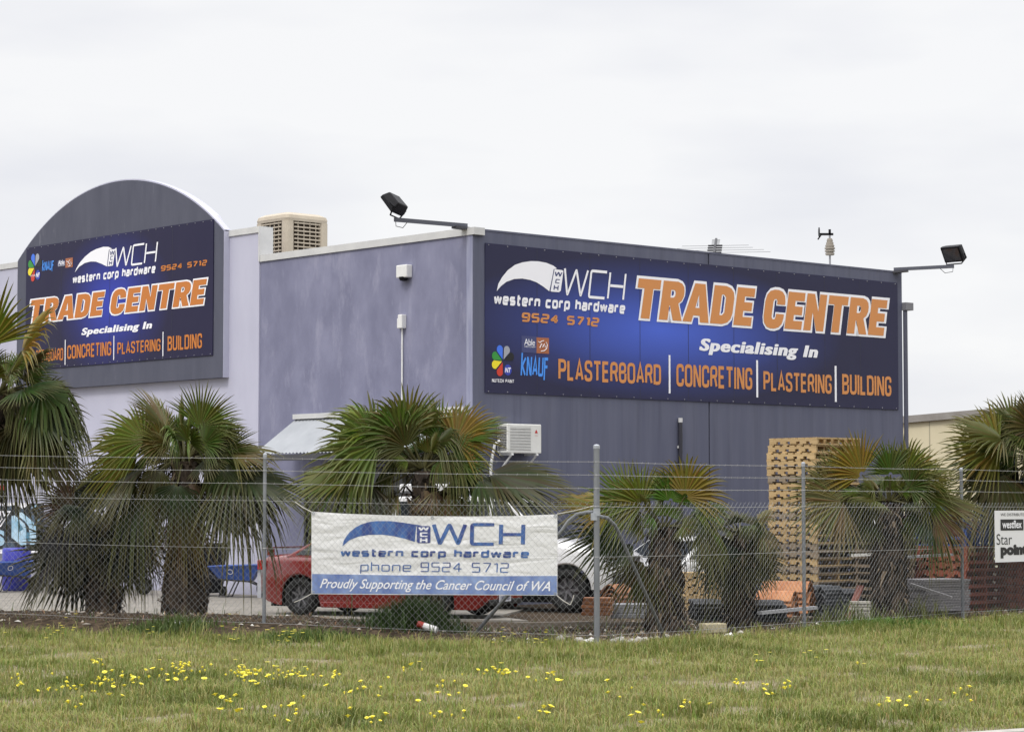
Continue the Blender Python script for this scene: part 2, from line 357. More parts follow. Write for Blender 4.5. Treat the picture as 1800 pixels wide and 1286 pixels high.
def zone(x, y):                                                        # 1 = bare dirt and mulch, 0 = grass
    df, dl, dr = fdist(x, y); a = (x-FA.x)*DL.x+(y-FA.y)*DL.y
    z = sst(df + .38 + .55*sst(a, .3, 2.5) + .35*wob(x, y, 1.7, 3.0), -.15, .35)
    return np.clip(z + (1-z)*(.75*sst(wob(x, y, 1.0, 5.)+.25*wob(x, y, 4.1, .4), .20, .5)), 0, 1)
gm = bpy.data.materials.new('ground'); gm.use_nodes = True; n = gm.node_tree; b = n.nodes['Principled BSDF']; b.inputs['Roughness'].default_value = .95; b.inputs['Specular IOR Level'].default_value = .1
t = n.nodes.new('ShaderNodeTexCoord')
def ramp_noise(scale, c1, c2, lo, hi, det=8):
    no = n.nodes.new('ShaderNodeTexNoise'); no.inputs['Scale'].default_value = scale; no.inputs['Detail'].default_value = det; no.inputs['Roughness'].default_value = .7
    n.links.new(t.outputs['Object'], no.inputs[0]); ra = n.nodes.new('ShaderNodeValToRGB'); ra.color_ramp.elements[0].position = lo; ra.color_ramp.elements[1].position = hi
    ra.color_ramp.elements[0].color = (*c1, 1); ra.color_ramp.elements[1].color = (*c2, 1); n.links.new(no.outputs[0], ra.inputs[0]); return ra, no
g1, _ = ramp_noise(3.0, (.10, .105, .04), (.24, .20, .11), .38, .66)
g2, bn = ramp_noise(7.0, (.018, .014, .010), (.125, .09, .06), .36, .72)
am = n.nodes.new('ShaderNodeAttribute'); am.attribute_name = 'tint'
mx = n.nodes.new('ShaderNodeMix'); mx.data_type = 'RGBA'; n.links.new(am.outputs[0], mx.inputs[0]); n.links.new(g1.outputs[0], mx.inputs[6]); n.links.new(g2.outputs[0], mx.inputs[7]); 
g3, _ = ramp_noise(5.0, (.20, .165, .11), (.36, .31, .23), .35, .68)
am2 = n.nodes.new('ShaderNodeAttribute'); am2.attribute_name = 'strip'; mx2 = n.nodes.new('ShaderNodeMix'); mx2.data_type = 'RGBA'; n.links.new(am2.outputs[0], mx2.inputs[0]); n.links.new(g3.outputs[0], mx2.inputs[6]); n.links.new(g2.outputs[0], mx2.inputs[7]); n.links.new(mx2.outputs[2], mx.inputs[7])
n.links.new(mx.outputs[2], b.inputs['Base Color'])
bp = n.nodes.new('ShaderNodeBump'); bp.inputs['Strength'].default_value = .9; bp.inputs['Distance'].default_value = .06; n.links.new(bn.outputs[0], bp.inputs['Height']); n.links.new(bp.outputs[0], b.inputs['Normal'])
X = np.concatenate([[-1500, -300, -80, -35, -22], np.arange(-16, 20.01, .2), [26, 40, 90, 300, 1500]])
Y = np.concatenate([[-200, -40, 0, 8], np.arange(12, 50.01, .2), [56, 70, 110, 300, 900, 3000]])
ground = gmesh('ground', X, Y, hgt, zone); ground.data.materials.append(gm)
gx_, gy_ = np.meshgrid(X, Y); st_a = sst(fdist(gx_, gy_)[0], -1.5, -.9).reshape(-1, 1).astype(np.float32); ca = ground.data.color_attributes.new('strip', 'FLOAT_COLOR', 'POINT'); ca.data.foreach_set('color', np.concatenate([st_a, st_a, st_a, np.ones_like(st_a)], 1).ravel()); tag(ground, kind='structure')

m_pave = mat('paving', (.19, .175, .15), .9, (.27, .25, .22), 3.0, (1, 1, 1), 8, bump=.3, bscale=60, spec=.2)
p = lambda a, d: FA + DL*a + NL*d
CORNER = Vector((at(832, 700, 45).x, 45, 0))
D1, N1 = Vector((.7455, .6665, 0)), Vector((.6665, -.7455, 0))        # sign wall
D2, N2 = Vector((-.6665, .7455, 0)), Vector((-.7455, -.6665, 0))      # front wall
ring = [p(24, 4.2), p(9, 4.2), p(5.2, 5.1), p(3.0, 5.4), p(4.0, 6.6), CORNER + N1*1.6, CORNER + N1*.3 + N2*.2, CORNER + D2*24 + N2*.2]
mb = MB(); mb.prism([(v.x, v.y) for v in ring], Matrix.Identity(4), -.10, .034); tag(mb.build('yard_paving', m_pave), kind='structure')
m_conc = mat('concrete', (.33, .31, .28), .85, (.42, .40, .36), 6, bump=.2, bscale=50, spec=.2)
mb = MB(); mb.beam(KO-KD*40+KN*.08+Vector((0, 0, -.09)), KO+KD*60+KN*.08+Vector((0, 0, -.09)), .16, .24); tag(mb.build('kerb', m_conc, bevel=.02), kind='structure')
mb = MB(); q = [KO-KD*150+KN*.16, KO-KD*150+KN*9, KO+KD*150+KN*9, KO+KD*150+KN*.16]; mb.add([(v.x, v.y, -.13) for v in q], [(0, 1, 2, 3)])
tag(mb.build('road', mat('asphalt', (.045, .045, .047), .9, (.07, .07, .07), 30, bump=.3)), kind='structure')

# ------------------------------------------------------------------ the warehouse
PF, PS = Plane(CORNER, D2, N2), Plane(CORNER, D1, N1)
def M4(pl):
    m = pl.mat(); m.translation = pl.o; return m
MF, MS = M4(PF), M4(PS)
z_g = PF.sz(832, 404)[1]; t_g = PF.sz(457, 600)[0]; z_l = PF.sz(452, 403)[1]; s_end = PS.sz(1586, 600)[0]
T_END = 24.0
m_front = mat('lavender_wall_paint', (.172, .176, .258), .75, (.232, .236, .332), 1.1, (1.2, 1.2, .75), 7, .38, .66, bump=.08, bscale=40, spec=.2, streak=((.31, .31, .405), 1.9, (1.4, 1.4, .5), .54, .68, .55))
m_side = mat('charcoal_wall_paint', (.098, .104, .152), .7, (.125, .131, .180), 1.1, (3.2, 3.2, .28), 6, .3, .7, bump=.06, bscale=40, spec=.2, streak=((.075, .078, .108), 1.6, (4, 4, .16), .5, .8, .7))
m_light = mat('pale_wall_paint', (.44, .44, .54), .75, (.48, .48, .58), 1.0, (1.5, 1.5, .6), 5, spec=.25)
m_cap = mat('white_flashing', (.50, .50, .50), .5, (.58, .58, .57), 2, spec=.4)
m_panel = mat('charcoal_panel_paint', (.078, .082, .112), .7, (.098, .102, .136), 1.5, (2, 2, .5), 6, .3, .7, spec=.2, streak=((.24, .245, .28), 3.0, (1.6, 1.6, .30), .62, .82, .8))
m_dark = mat('dark_gap', (.012, .012, .015), .9)
whs = thing('warehouse', 'grey and lavender warehouse with an arched sign panel, corner sign wall and white awning', 'building', CORNER)
mb = MB(); mb.prism([(.2, -.3), (t_g, -.3), (t_g, z_g), (.2, z_g)], MF, -.2, 0); mb.build('front_wall', m_front, whs)
mb = MB(); mb.prism([(t_g, -.3), (T_END, -.3), (T_END, z_l), (t_g, z_l)], MF, -.26, .03); mb.build('pale_wall', m_light, whs)
sj = PS.sz(1247, 800)[0]
mb = MB(); mb.prism([(0, -.3), (sj-.018, -.3), (sj-.018, z_g), (0, z_g)], MS, -.2, 0); mb.prism([(sj+.018, -.3), (s_end, -.3), (s_end, z_g), (sj+.018, z_g)], MS, -.2, 0)
mb.build('sign_wall', m_side, whs)
mb = MB(); mb.prism([(sj-.018, -.3), (sj+.018, -.3), (sj+.018, z_g-.02), (sj-.018, z_g-.02)], MS, -.19, -.03); mb.build('panel_joint', m_dark, whs)
mb = MB(); mb.prism([(0.015, 0), (.19, 0), (.19, z_g-.02), (0.015, z_g-.02)], MF, -.195, .012)
mb.build('corner_pilaster', mat('pale_lavender_paint', (.21, .22, .33), .7, (.33, .34, .44), 2, (3, 3, .3), bump=.1, spec=.25), whs)
mb = MB(); mb.prism([(.19, 0), (.2, 0), (.2, z_g-.1), (.19, z_g-.1)], MF, -.1, .004); mb.build('corner_gap', m_dark, whs)
# roof and rear walls
pr = lambda t, s: PF.pt(t, 0) + D1*s
mb = MB(); c4 = [pr(.2, .2), pr(T_END, .2), pr(T_END, s_end), pr(.2, s_end)]
mb.prism([(v.x, v.y) for v in c4], Matrix.Identity(4), z_g-.75, z_g-.6); mb.build('roof', mat('zinc_roof', (.4, .41, .42), .5, (.46, .47, .48), 3), whs)
mb = MB()
a, b_ = pr(.2, s_end+.1), pr(T_END, s_end+.1); mb.beam(a+Vector((0, 0, z_g/2-.4)), b_+Vector((0, 0, z_g/2-.4)), .2, z_g-.5)
a, b_ = pr(T_END+.1, .3), pr(T_END+.1, s_end); mb.beam(a+Vector((0, 0, z_g/2-.4)), b_+Vector((0, 0, z_g/2-.4)), .2, z_g-.5); mb.build('rear_wall', m_side, whs)
# white cappings
mb = MB(); mb.prism([(-.06, z_g-.09), (t_g+.0, z_g-.09), (t_g+.0, z_g+.05), (-.06, z_g+.05)], MF, -.235, .035); mb.build('parapet_capping', m_cap, whs)
mb = MB(); mb.prism([(t_g-.03, z_l-.08), (T_END, z_l-.08), (T_END, z_l+.05), (t_g-.03, z_l+.05)], MF, -.30, .06)
mb.prism([(t_g-.035, z_g-.08), (t_g+.0, z_g-.08), (t_g+.0, z_l-.08), (t_g-.035, z_l-.08)], MF, -.30, .06); mb.build('high_capping', m_cap, whs)
mb = MB(); mb.prism([(.0, z_g), (s_end, z_g), (s_end, z_g+.035), (.0, z_g+.035)], MS, -.21, .008); mb.build('wall_flashing', m_side, whs)
# arched panel
TH = .16
s_r, z_b = PF.sz(391, 663, TH+.03); s_l = PF.sz(30, 560, TH+.03)[0]; z_sp = PF.sz(397, 405, TH+.03)[1]; z_ap = PF.sz(232, 314, TH+.03)[1]
hw = (s_l-s_r)/2; rise = z_ap-z_sp; rad = (hw*hw+rise*rise)/(2*rise); cx_, cz_ = (s_l+s_r)/2, z_ap-rad
a0 = math.asin(hw/rad); arc = [(cx_+rad*math.sin(a), cz_+rad*math.cos(a)) for a in [a0 - 2*a0*i/40 for i in range(41)]]
mb = MB(); mb.prism([(s_r, z_b)] + [(s_l, z_b)] + arc, MF, .0, TH+.03); mb.build('arched_panel', m_panel, whs)
arc2 = [(cx_+(rad+.03)*math.sin(a), cz_+(rad+.03)*math.cos(a)) for a in [a0 - 2*a0*i/40 for i in range(41)]]
mb = MB(); V = []; F = []
for i, ((x1, y1), (x2, y2)) in enumerate(zip(arc, arc2)):
    for (x, y) in ((x1, y1), (x2, y2)):
        for h in (.02, TH+.015): V.append(MF @ Vector((x, y, h)))
for i in range(40):
    k = i*4; F += [(k, k+1, k+5, k+4), (k+2, k+6, k+7, k+3), (k+1, k+3, k+7, k+5), (k, k+4, k+6, k+2)]
mb.add(V, F); mb.build('arch_edge', m_light, whs)
mb = MB(); mb.prism([(s_r-.012, z_b), (s_r-.001, z_b), (s_r-.001, z_sp), (s_r-.012, z_sp)], MF, .0, TH+.02); mb.build('panel_edge', m_light, whs)
mb = MB(); mb.prism([(s_r+.2, z_sp), (s_l-.2, z_sp)] + arc[3:38], MF, -.1, -.002); mb.build('arch_backing', m_light, whs)
# awning over the shop front
s_a, z_a = PF.sz(522, 729); aw = 1.05; z_lo = 2.93
aw_mb = MB(); N = 90
V = []; F = []
for i in range(N+1):
    s = .25 + (s_a-.25)*i/N; wv = .016*math.cos(i*math.pi)
    V += [PF.pt(s, z_a-.1+wv, .02), PF.pt(s, z_lo+wv, aw)]
for i in range(N): F.append((2*i, 2*i+1, 2*i+3, 2*i+2))
aw_mb.add(V, F)
awn = aw_mb.build('awning', mat('white_roof_sheet', (.30, .315, .335), .5, (.35, .365, .385), 2, spec=.4), whs)
sol = awn.modifiers.new('thick', 'SOLIDIFY'); sol.thickness = .012
mb = MB(); mb.prism([(.2, z_a-.09), (s_a+.03, z_a-.09), (s_a+.03, z_a+.01), (.2, z_a+.01)], MF, .004, .09); mb.build('flashing', m_cap, awn)
mb = MB(); mb.beam(PF.pt(.2, z_lo-.09, aw+.05), PF.pt(s_a+.05, z_lo-.09, aw+.05), .1, .12); mb.build('gutter', mat('dark_gutter', (.06, .06, .07), .5), awn)
mb = MB()
for s in (s_a-.1, 2.6, .5): mb.beam(PF.pt(s, .03, aw-.06), PF.pt(s, z_lo-.06, aw-.06), .08, .08)
mb.build('post', mat('post_grey', (.45, .46, .5), .5), awn)
# glazed shop front under the awning
m_glass = mat('dark_glass', (.012, .014, .018), .08, spec=.6)
m_alu = mat('dark_aluminium', (.05, .05, .055), .4, metal=.5)
sh = MB(); sh.prism([(.9, .1), (s_a-.35, .1), (s_a-.35, 2.55), (.9, 2.55)], MF, .004, .02); shop = sh.build('shop_window', m_glass, whs)
mb = MB()
for s in np.linspace(.9, s_a-.35, 5): mb.prism([(s-.03, .05), (s+.03, .05), (s+.03, 2.6), (s-.03, 2.6)], MF, .003, .05)
ss = np.linspace(.9, s_a-.35, 5)
for a, c in zip(ss[:-1], ss[1:]):
    for z in (.08, 1.0, 2.57): mb.prism([(a+.031, z-.03), (c-.031, z-.03), (c-.031, z+.03), (a+.031, z+.03)], MF, .003, .045)
mb.build('frame', m_alu, shop)
# downpipe and rain head at the far end
s_p = s_end+.075
mb = MB(); zt = PS.sz(1590, 545)[1]; mb.tube([PS.pt(s_p, 0, .03), PS.pt(s_p, zt, .03)], .052, 10); dpm = mat('pipe_paint', (.075, .078, .11), .5)
dpo = mb.build('downpipe', dpm, whs)
mb = MB(); mb.box(PS.pt(s_p+.06, zt+.08, .03), (.26, .17, .17), PS.mat().to_3x3() @ Matrix.Rotation(0, 3, 'X')); mb.build('rain_head', mat('rain_head_zinc', (.18, .18, .2), .5), dpo)
# dark conduit with white cap on the sign wall
t_ = thing('wall_pipe', 'dark vertical pipe with a white end cap on the charcoal wall under the large sign', 'pipe', PS.pt(PS.sz(1195, 800)[0], .0, .05))
sp, zp = PS.sz(1196, 742, .05); mb = MB(); mb.tube([PS.pt(sp, .1, .05), PS.pt(sp, zp, .05)], .042, 8); mb.build('pipe', mat('dark_pipe', (.03, .03, .04), .5), t_)
mb = MB(); mb.tube([PS.pt(sp, zp, .05), PS.pt(sp, zp+.09, .05)], .045, 8); mb.build('cap', m_cap, t_)
mb = MB()
for z in (zp-.5, zp-1.4): mb.box(PS.pt(sp, z, .03), (.12, .025, .05), PS.mat().to_3x3() @ Matrix(((1, 0, 0), (0, 0, 1), (0, 1, 0)))); 
mb.build('saddle', m_cap, t_)

# ------------------------------------------------------------------ printed signs
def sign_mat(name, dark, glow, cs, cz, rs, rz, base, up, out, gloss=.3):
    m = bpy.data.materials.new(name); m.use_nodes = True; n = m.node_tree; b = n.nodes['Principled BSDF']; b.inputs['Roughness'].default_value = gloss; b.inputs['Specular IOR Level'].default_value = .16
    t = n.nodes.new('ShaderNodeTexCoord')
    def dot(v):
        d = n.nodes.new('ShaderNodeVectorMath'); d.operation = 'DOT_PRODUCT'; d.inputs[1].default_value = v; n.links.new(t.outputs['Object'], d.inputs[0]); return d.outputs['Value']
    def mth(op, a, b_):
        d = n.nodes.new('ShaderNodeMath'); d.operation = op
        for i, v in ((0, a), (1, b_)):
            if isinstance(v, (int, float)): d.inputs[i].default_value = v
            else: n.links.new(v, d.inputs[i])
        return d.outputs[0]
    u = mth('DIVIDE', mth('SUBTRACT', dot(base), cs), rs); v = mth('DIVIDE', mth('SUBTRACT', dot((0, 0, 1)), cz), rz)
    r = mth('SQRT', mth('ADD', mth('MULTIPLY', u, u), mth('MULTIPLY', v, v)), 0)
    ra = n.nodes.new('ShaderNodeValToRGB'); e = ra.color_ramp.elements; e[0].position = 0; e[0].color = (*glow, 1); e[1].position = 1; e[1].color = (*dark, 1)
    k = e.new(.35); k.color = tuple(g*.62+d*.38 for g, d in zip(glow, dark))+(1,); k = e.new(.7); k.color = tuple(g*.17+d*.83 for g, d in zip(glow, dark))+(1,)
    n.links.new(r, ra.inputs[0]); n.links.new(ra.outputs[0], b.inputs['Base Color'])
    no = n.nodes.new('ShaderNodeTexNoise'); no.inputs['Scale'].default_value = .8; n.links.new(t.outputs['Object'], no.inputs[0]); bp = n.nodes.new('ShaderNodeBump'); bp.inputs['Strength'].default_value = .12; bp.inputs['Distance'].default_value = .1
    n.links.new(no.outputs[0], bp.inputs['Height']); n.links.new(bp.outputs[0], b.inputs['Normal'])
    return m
def ink(name, c, rough=.4): return mat(name, c, rough, spec=.4)
WHITE = ink('white_ink', (.84, .84, .88)); OR_R = ink('orange_ink', (.60, .245, .072)); OR_L = ink('deep_orange_ink', (.52, .17, .025)); KBLUE = ink('sky_blue_ink', (.06, .27, .80)); NAVY = ink('navy_ink', (.045, .055, .16)); RUST = ink('rust_ink', (.36, .12, .05)); SEAM = ink('seam_dark', (.02, .02, .04))
def place_sign(pl, corners, TH0, name, label, m, joints):
    (x0, y0), (x1, y1) = corners
    s0, z0 = pl.sz(x0, y0, TH0); s1, z1 = pl.sz(x1, y1, TH0); s0, s1 = min(s0, s1), max(s0, s1)
    base = pl.pt((s0+s1)/2, z0, TH0)
    g = thing(name, label, 'sign', base)
    mb = MB(); mb.prism([(s0, z0), (s1, z0), (s1, z1), (s0, z1)], M4(pl), TH0-.02 if TH0 > .1 else .001, TH0)
    mb.build('sign_board', m(s0, s1, z0, z1), g)
    mb = MB()
    for px in joints:
        s = pl.sz(px, 600, TH0)[0]; mb.add([pl.pt(s-.006, z0+.01, TH0+.002), pl.pt(s+.006, z0+.01, TH0+.002), pl.pt(s+.006, z1-.01, TH0+.002), pl.pt(s-.006, z1-.01, TH0+.002)], [(0, 1, 2, 3)])
    mb.build('board_seam', SEAM, g)  # thin dark strips along the joints between boards
    mb = MB()
    for i in range(26):
        s = s0+.08+(s1-s0-.16)*i/25
        for z in (z0+.03, z1-.03): mb.lathe([(0, .008), (.012, .006), (.014, 0)], 6, M4(pl) @ Matrix.Translation((s, z, TH0)))
    mb.build('screw', mat('screw_zinc', (.25, .25, .28), .4, metal=.6), g)
    return g
def petals(pl, cx, cy, r, off, g):
    cols = [('petal_blue', (.05, .17, .75)), ('petal_grey', (.33, .34, .38)), ('petal_black', (.008, .008, .01)), ('petal_red', (.55, .04, .02)), ('petal_yellow', (.80, .66, .02)), ('petal_green', (.03, .26, .04))]
    s, z = pl.sz(cx, cy, off); rr = abs(pl.sz(cx+r, cy, off)[0]-s); sg = 1 if pl is PS else -1
    lo = thing_logo = bpy.data.objects.new('paint_logo', None); COL.objects.link(lo); lo.parent = g
    for (nm, c), ang in zip(cols, (112, 64, 22, -112 , 200, 158)):
        a = R(ang); u = Vector((math.cos(a), math.sin(a))); v = Vector((-u.y, u.x)); P = []
        for k in range(17):
            th = math.pi*k/16; P.append(u*(rr*.74+rr*.28*math.sin(th)) + v*rr*.27*math.cos(th))
        P += [u*rr*.1]
        mb = MB(); mb.poly([pl.pt(s+sg*q.x, z+q.y*1.05, off) for q in P]); mb.build('petal', ink(nm, c), lo)
    mb = MB(); mb.poly([pl.pt(s+sg*(rr*.42+rr*.33*math.cos(2*math.pi*k/20)), z-rr*.58+rr*.36*math.sin(2*math.pi*k/20), off) for k in range(20)]); mb.build('roundel', ink('petal_navy', (.03, .05, .36)), lo)
    mb = MB(); q = (s+sg*rr*.42, z-rr*.58); VF = font_mesh('NT', .03, .25); xs = [a for a, b in VF[0]]; h = rr*.32/.73
    mb.add([pl.pt(q[0]+sg*(a-max(xs)/2)*h*.8, q[1]+(b_-.36)*h, off+.0015) for a, b_ in VF[0]], VF[1]); mb.build('lettering', WHITE, lo)
def txt(pl, g, name, m, VF, L, Rt, B, T, off, mirror=False):
    # on the front wall s runs to the left, so the lettering is flipped along s
    V, F = VF
    if pl is PF:
        xs = [v[0] for v in V]; mn, mxx = min(xs), max(xs); V = [(mn+mxx-v[0],)+tuple(v[1:]) for v in V]; L, Rt = Rt, L
    return lay_text(pl, (V, F), L, Rt, B, T, off).build(name, m, g)

# the large sign on the side wall
O1 = .028
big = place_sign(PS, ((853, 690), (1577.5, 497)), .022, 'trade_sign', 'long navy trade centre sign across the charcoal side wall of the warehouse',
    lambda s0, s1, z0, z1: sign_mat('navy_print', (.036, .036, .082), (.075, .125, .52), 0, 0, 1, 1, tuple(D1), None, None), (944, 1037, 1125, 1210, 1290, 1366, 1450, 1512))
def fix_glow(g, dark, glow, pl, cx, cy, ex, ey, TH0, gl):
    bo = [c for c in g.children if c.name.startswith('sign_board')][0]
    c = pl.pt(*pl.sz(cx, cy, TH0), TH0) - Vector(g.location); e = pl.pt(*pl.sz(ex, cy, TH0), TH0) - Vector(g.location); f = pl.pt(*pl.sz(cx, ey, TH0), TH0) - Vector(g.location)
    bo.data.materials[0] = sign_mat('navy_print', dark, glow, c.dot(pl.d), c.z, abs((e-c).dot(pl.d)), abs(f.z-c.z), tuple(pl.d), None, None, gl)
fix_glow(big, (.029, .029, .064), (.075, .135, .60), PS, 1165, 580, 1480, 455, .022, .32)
tc_ = heavy_mesh('TRADE CENTRE'); tco = heavy_mesh('TRADE CENTRE', .42)
txt(PS, big, 'headline_outline', WHITE, tco, (1117, 560), (1564.5, 560), (1118, 564), (1564, 522.5), O1)
txt(PS, big, 'headline_lettering', OR_R, tc_, (1121, 560), (1560.5, 560), (1121, 560), (1560, 526.5), O1+.004)
txt(PS, big, 'slogan_lettering', WHITE, fat_mesh('Specialising In', .024, .2, 1.12), (1229, 617), (1438, 617), (1394, 632.5), (1438, 608), O1)
for wd, l, r_, bt, tp in (('PLASTERBOARD', 981.5, 1162, (985, 668), (985, 626)), ('CONCRETING', 1189, 1322.5, (1322, 685), (1192, 639)), ('PLASTERING', 1342, 1462, (1343, 686.5), (1345, 648)), ('BUILDING', 1480.5, 1567, (1482, 692.5), (1483, 657))):
    txt(PS, big, 'service_lettering', OR_R, stroke_mesh(wd, 1.5, .7, 0, 1.7, CAP), (l, bt[1]), (r_, bt[1]), bt, tp, O1)
for x, a, b_ in ((1177, 624, 691), (1331, 633, 698), (1469, 643, 706)): plane_rect(PS, x-1.4, a, x+1.4, b_, O1).build('divider', WHITE, big)
txt(PS, big, 'name_lettering', WHITE, stroke_mesh('western corp hardware', 1.75, .85, .12, .9), (868.5, 535), (1099, 550), (1000, 547.5), (914, 519), O1)
txt(PS, big, 'logo_lettering', WHITE, stroke_mesh('WCH', .62, .55, .16), (991.5, 500), (1101.5, 500), (994, 521), (1100, 479), O1)
txt(PS, big, 'phone_number', OR_R, stroke_mesh('9524 5712', 1.6, .8, .1, .9), (917, 560), (1053.5, 570), (917, 565), (922, 549), O1)
cv = lambda pts, ox, oy, z: [(ox+a/z, oy+b/z) for a, b in pts]
plane_poly(PS, cv([(190, 470), (200, 425), (222, 385), (258, 340), (305, 305), (350, 290), (405, 282), (450, 283), (500, 292), (545, 310), (568, 328), (549, 333), (520, 471), (480, 440), (440, 415), (400, 400), (350, 391), (300, 394), (250, 412), (215, 440)], 820, 380, 3.5725), O1).build('swoosh', WHITE, big)
plane_poly(PS, cv([(556, 333), (600, 338), (609, 344), (592, 468), (580, 477), (533, 473), (526, 466), (545, 341)], 820, 380, 3.5725), O1+.001).build('logo_box', WHITE, big)
plane_poly(PS, cv([(553, 333), (527, 473), (522, 473), (548, 331)], 820, 380, 3.5725), O1+.002).build('logo_box_edge', NAVY, big)
for ch, (x0, y0, x1, y1) in zip('WCH', ((555, 348, 603, 380), (557, 393, 587, 423), (546, 432, 580, 464))):
    a = cv([(x0, y0), (x1, y1)], 820, 380, 3.5725); txt(PS, big, 'logo_letter', NAVY, stroke_mesh(ch, 1.5, .5, .14), a[0], a[1], a[1], a[0], O1+.003)
plane_rect(PS, 916.6, 591.5, 943, 619, O1).build('badge_panel', NAVY, big); plane_rect(PS, 943.2, 594, 965, 620.5, O1).build('badge_panel', RUST, big)
txt(PS, big, 'badge_lettering', WHITE, font_mesh('Able', .0, 0, .9), (921.5, 600), (940.5, 606), (921, 606.3), (921, 595), O1+.002)
txt(PS, big, 'badge_lettering', WHITE, font_mesh('WESTCHEM', .0), (921.5, 610), (940.5, 610), (921, 610), (921, 607.4), O1+.002)
mb = MB()
for pts in (((946, 600), (949, 602), (952, 599.5), (956, 598.5)), ((949, 611), (952, 604), (954, 610), (957, 604), (959, 611)), ((951, 617), (957, 616), (961, 612), (962, 606), (960, 601))):
    mb.tube([PS.pt(*PS.sz(x, y, O1+.004), O1+.004) for x, y in pts], .008, 4)
mb.build('badge_mark', WHITE, big)
txt(PS, big, 'brand_lettering', KBLUE, stroke_mesh('KNAUF', 1.5, .6, .1, .8, CAP), (915, 640), (963.5, 640), (920, 666), (920, 620), O1)
petals(PS, 884.3, 634, 20, O1, big)
txt(PS, big, 'caption_lettering', WHITE, stroke_mesh('NUTECH PAINT', 1.3, .9, 0, .9, CAP), (864.8, 668), (903.4, 668), (884, 672), (884, 665.5), O1)

# the sign on the arched panel
B0 = TH+.03+.022; O2 = B0+.006
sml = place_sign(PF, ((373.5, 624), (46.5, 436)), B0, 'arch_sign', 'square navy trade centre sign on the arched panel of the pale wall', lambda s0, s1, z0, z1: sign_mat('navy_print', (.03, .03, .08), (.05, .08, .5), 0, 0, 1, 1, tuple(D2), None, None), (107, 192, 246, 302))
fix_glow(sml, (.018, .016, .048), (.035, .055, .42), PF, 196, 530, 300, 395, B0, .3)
txt(PF, sml, 'headline_outline', WHITE, tco, (51, 560), (366, 560), (85.7, 567.5), (365, 486), O2)
txt(PF, sml, 'headline_lettering', OR_L, tc_, (53.7, 560), (363.3, 560), (86, 564.8), (364, 488.8), O2+.004)
txt(PF, sml, 'slogan_lettering', WHITE, fat_mesh('Specialising In', .024, .2, 1.12), (143, 585), (267.5, 575), (156.6, 591.5), (263, 564.5), O2)
for wd, l, r_, bt, tp in (('PLASTERBOARD', 47.5, 111, (170, 628), (170, 603)), ('CONCRETING', 118, 195.6, (193.5, 624.6), (192, 600)), ('PLASTERING', 206.2, 282, (206.8, 623), (280, 592.5)), ('BUILDING', 294.5, 355, (296, 616.5), (353, 585.5))):
    txt(PF, sml, 'service_lettering', OR_L, stroke_mesh(wd, 1.5, .7, 0, 1.7, CAP), (l, bt[1]), (r_, bt[1]), bt, tp, O2)
for x, a, b_ in ((114.5, 597, 641), (200, 590, 632.5), (286.4, 583, 626)): plane_rect(PF, x-.9, a, x+.9, b_, O2).build('divider', WHITE, sml)
txt(PF, sml, 'name_lettering', WHITE, stroke_mesh('western corp hardware', 1.75, .85, .12, .9), (128, 490), (273.3, 475), (203.5, 491), (219, 472), O2)
txt(PF, sml, 'logo_lettering', WHITE, stroke_mesh('WCH', .62, .55, .16), (202.5, 450), (277.7, 440), (206.8, 470.5), (276, 423.5), O2)
txt(PF, sml, 'phone_number', OR_L, stroke_mesh('9524 5712', 1.6, .8, .1, .9), (283, 470), (364, 465), (285, 476.5), (362, 456.5), O2)
plane_poly(PF, cv([(445, 605), (455, 580), (475, 547), (505, 512), (540, 483), (575, 465), (615, 453), (645, 453), (668, 464), (648, 470), (636, 570), (605, 554), (570, 541), (540, 540), (505, 549), (470, 572)], 0, 300, 3.385), O2).build('swoosh', WHITE, sml)
plane_poly(PF, cv([(652, 470), (686, 466), (672, 564), (640, 569)], 0, 300, 3.385), O2+.001).build('logo_box', WHITE, sml)
for ch, (x0, y0, x1, y1) in zip('WCH', ((655, 478, 683, 500), (655, 509, 673, 529), (648, 539, 668, 559))):
    a = cv([(x0, y0), (x1, y1)], 0, 300, 3.385); txt(PF, sml, 'logo_letter', NAVY, stroke_mesh(ch, 1.5, .5, .14), a[0], a[1], a[1], a[0], O2+.003)
plane_rect(PF, 101.3, 457, 114.5, 468.5, O2).build('badge_panel', NAVY, sml); plane_rect(PF, 115, 452.5, 128, 470.8, O2).build('badge_panel', RUST, sml)
txt(PF, sml, 'badge_lettering', WHITE, font_mesh('Able', .01, 0, .9), (102, 462), (113.5, 462), (108, 465), (108, 457), O2+.002)
txt(PF, sml, 'badge_lettering', WHITE, font_mesh('WESTCHEM', .0), (102, 466), (113.5, 466), (108, 467.6), (108, 465.7), O2+.002)
mb = MB()
for pts in (((117, 459), (120, 461), (123, 457)), ((118.5, 466), (121, 461), (122.5, 465), (125, 459)), ((120, 468), (124, 467), (126.5, 462))): mb.tube([PF.pt(*PF.sz(x, y, O2+.004), O2+.004) for x, y in pts], .008, 4)
mb.build('badge_mark', WHITE, sml)
txt(PF, sml, 'brand_lettering', KBLUE, stroke_mesh('KNAUF', 1.5, .6, .1, .8, CAP), (74, 468), (94.5, 466), (82, 478), (84, 456.5), O2)
petals(PF, 61.4, 470, 12.5, O2, sml)
txt(PF, sml, 'caption_lettering', WHITE, stroke_mesh('NUTECH PAINT', 1.3, .9, 0, .9, CAP), (54, 484), (69.5, 483), (61, 485.5), (61, 482.2), O2)

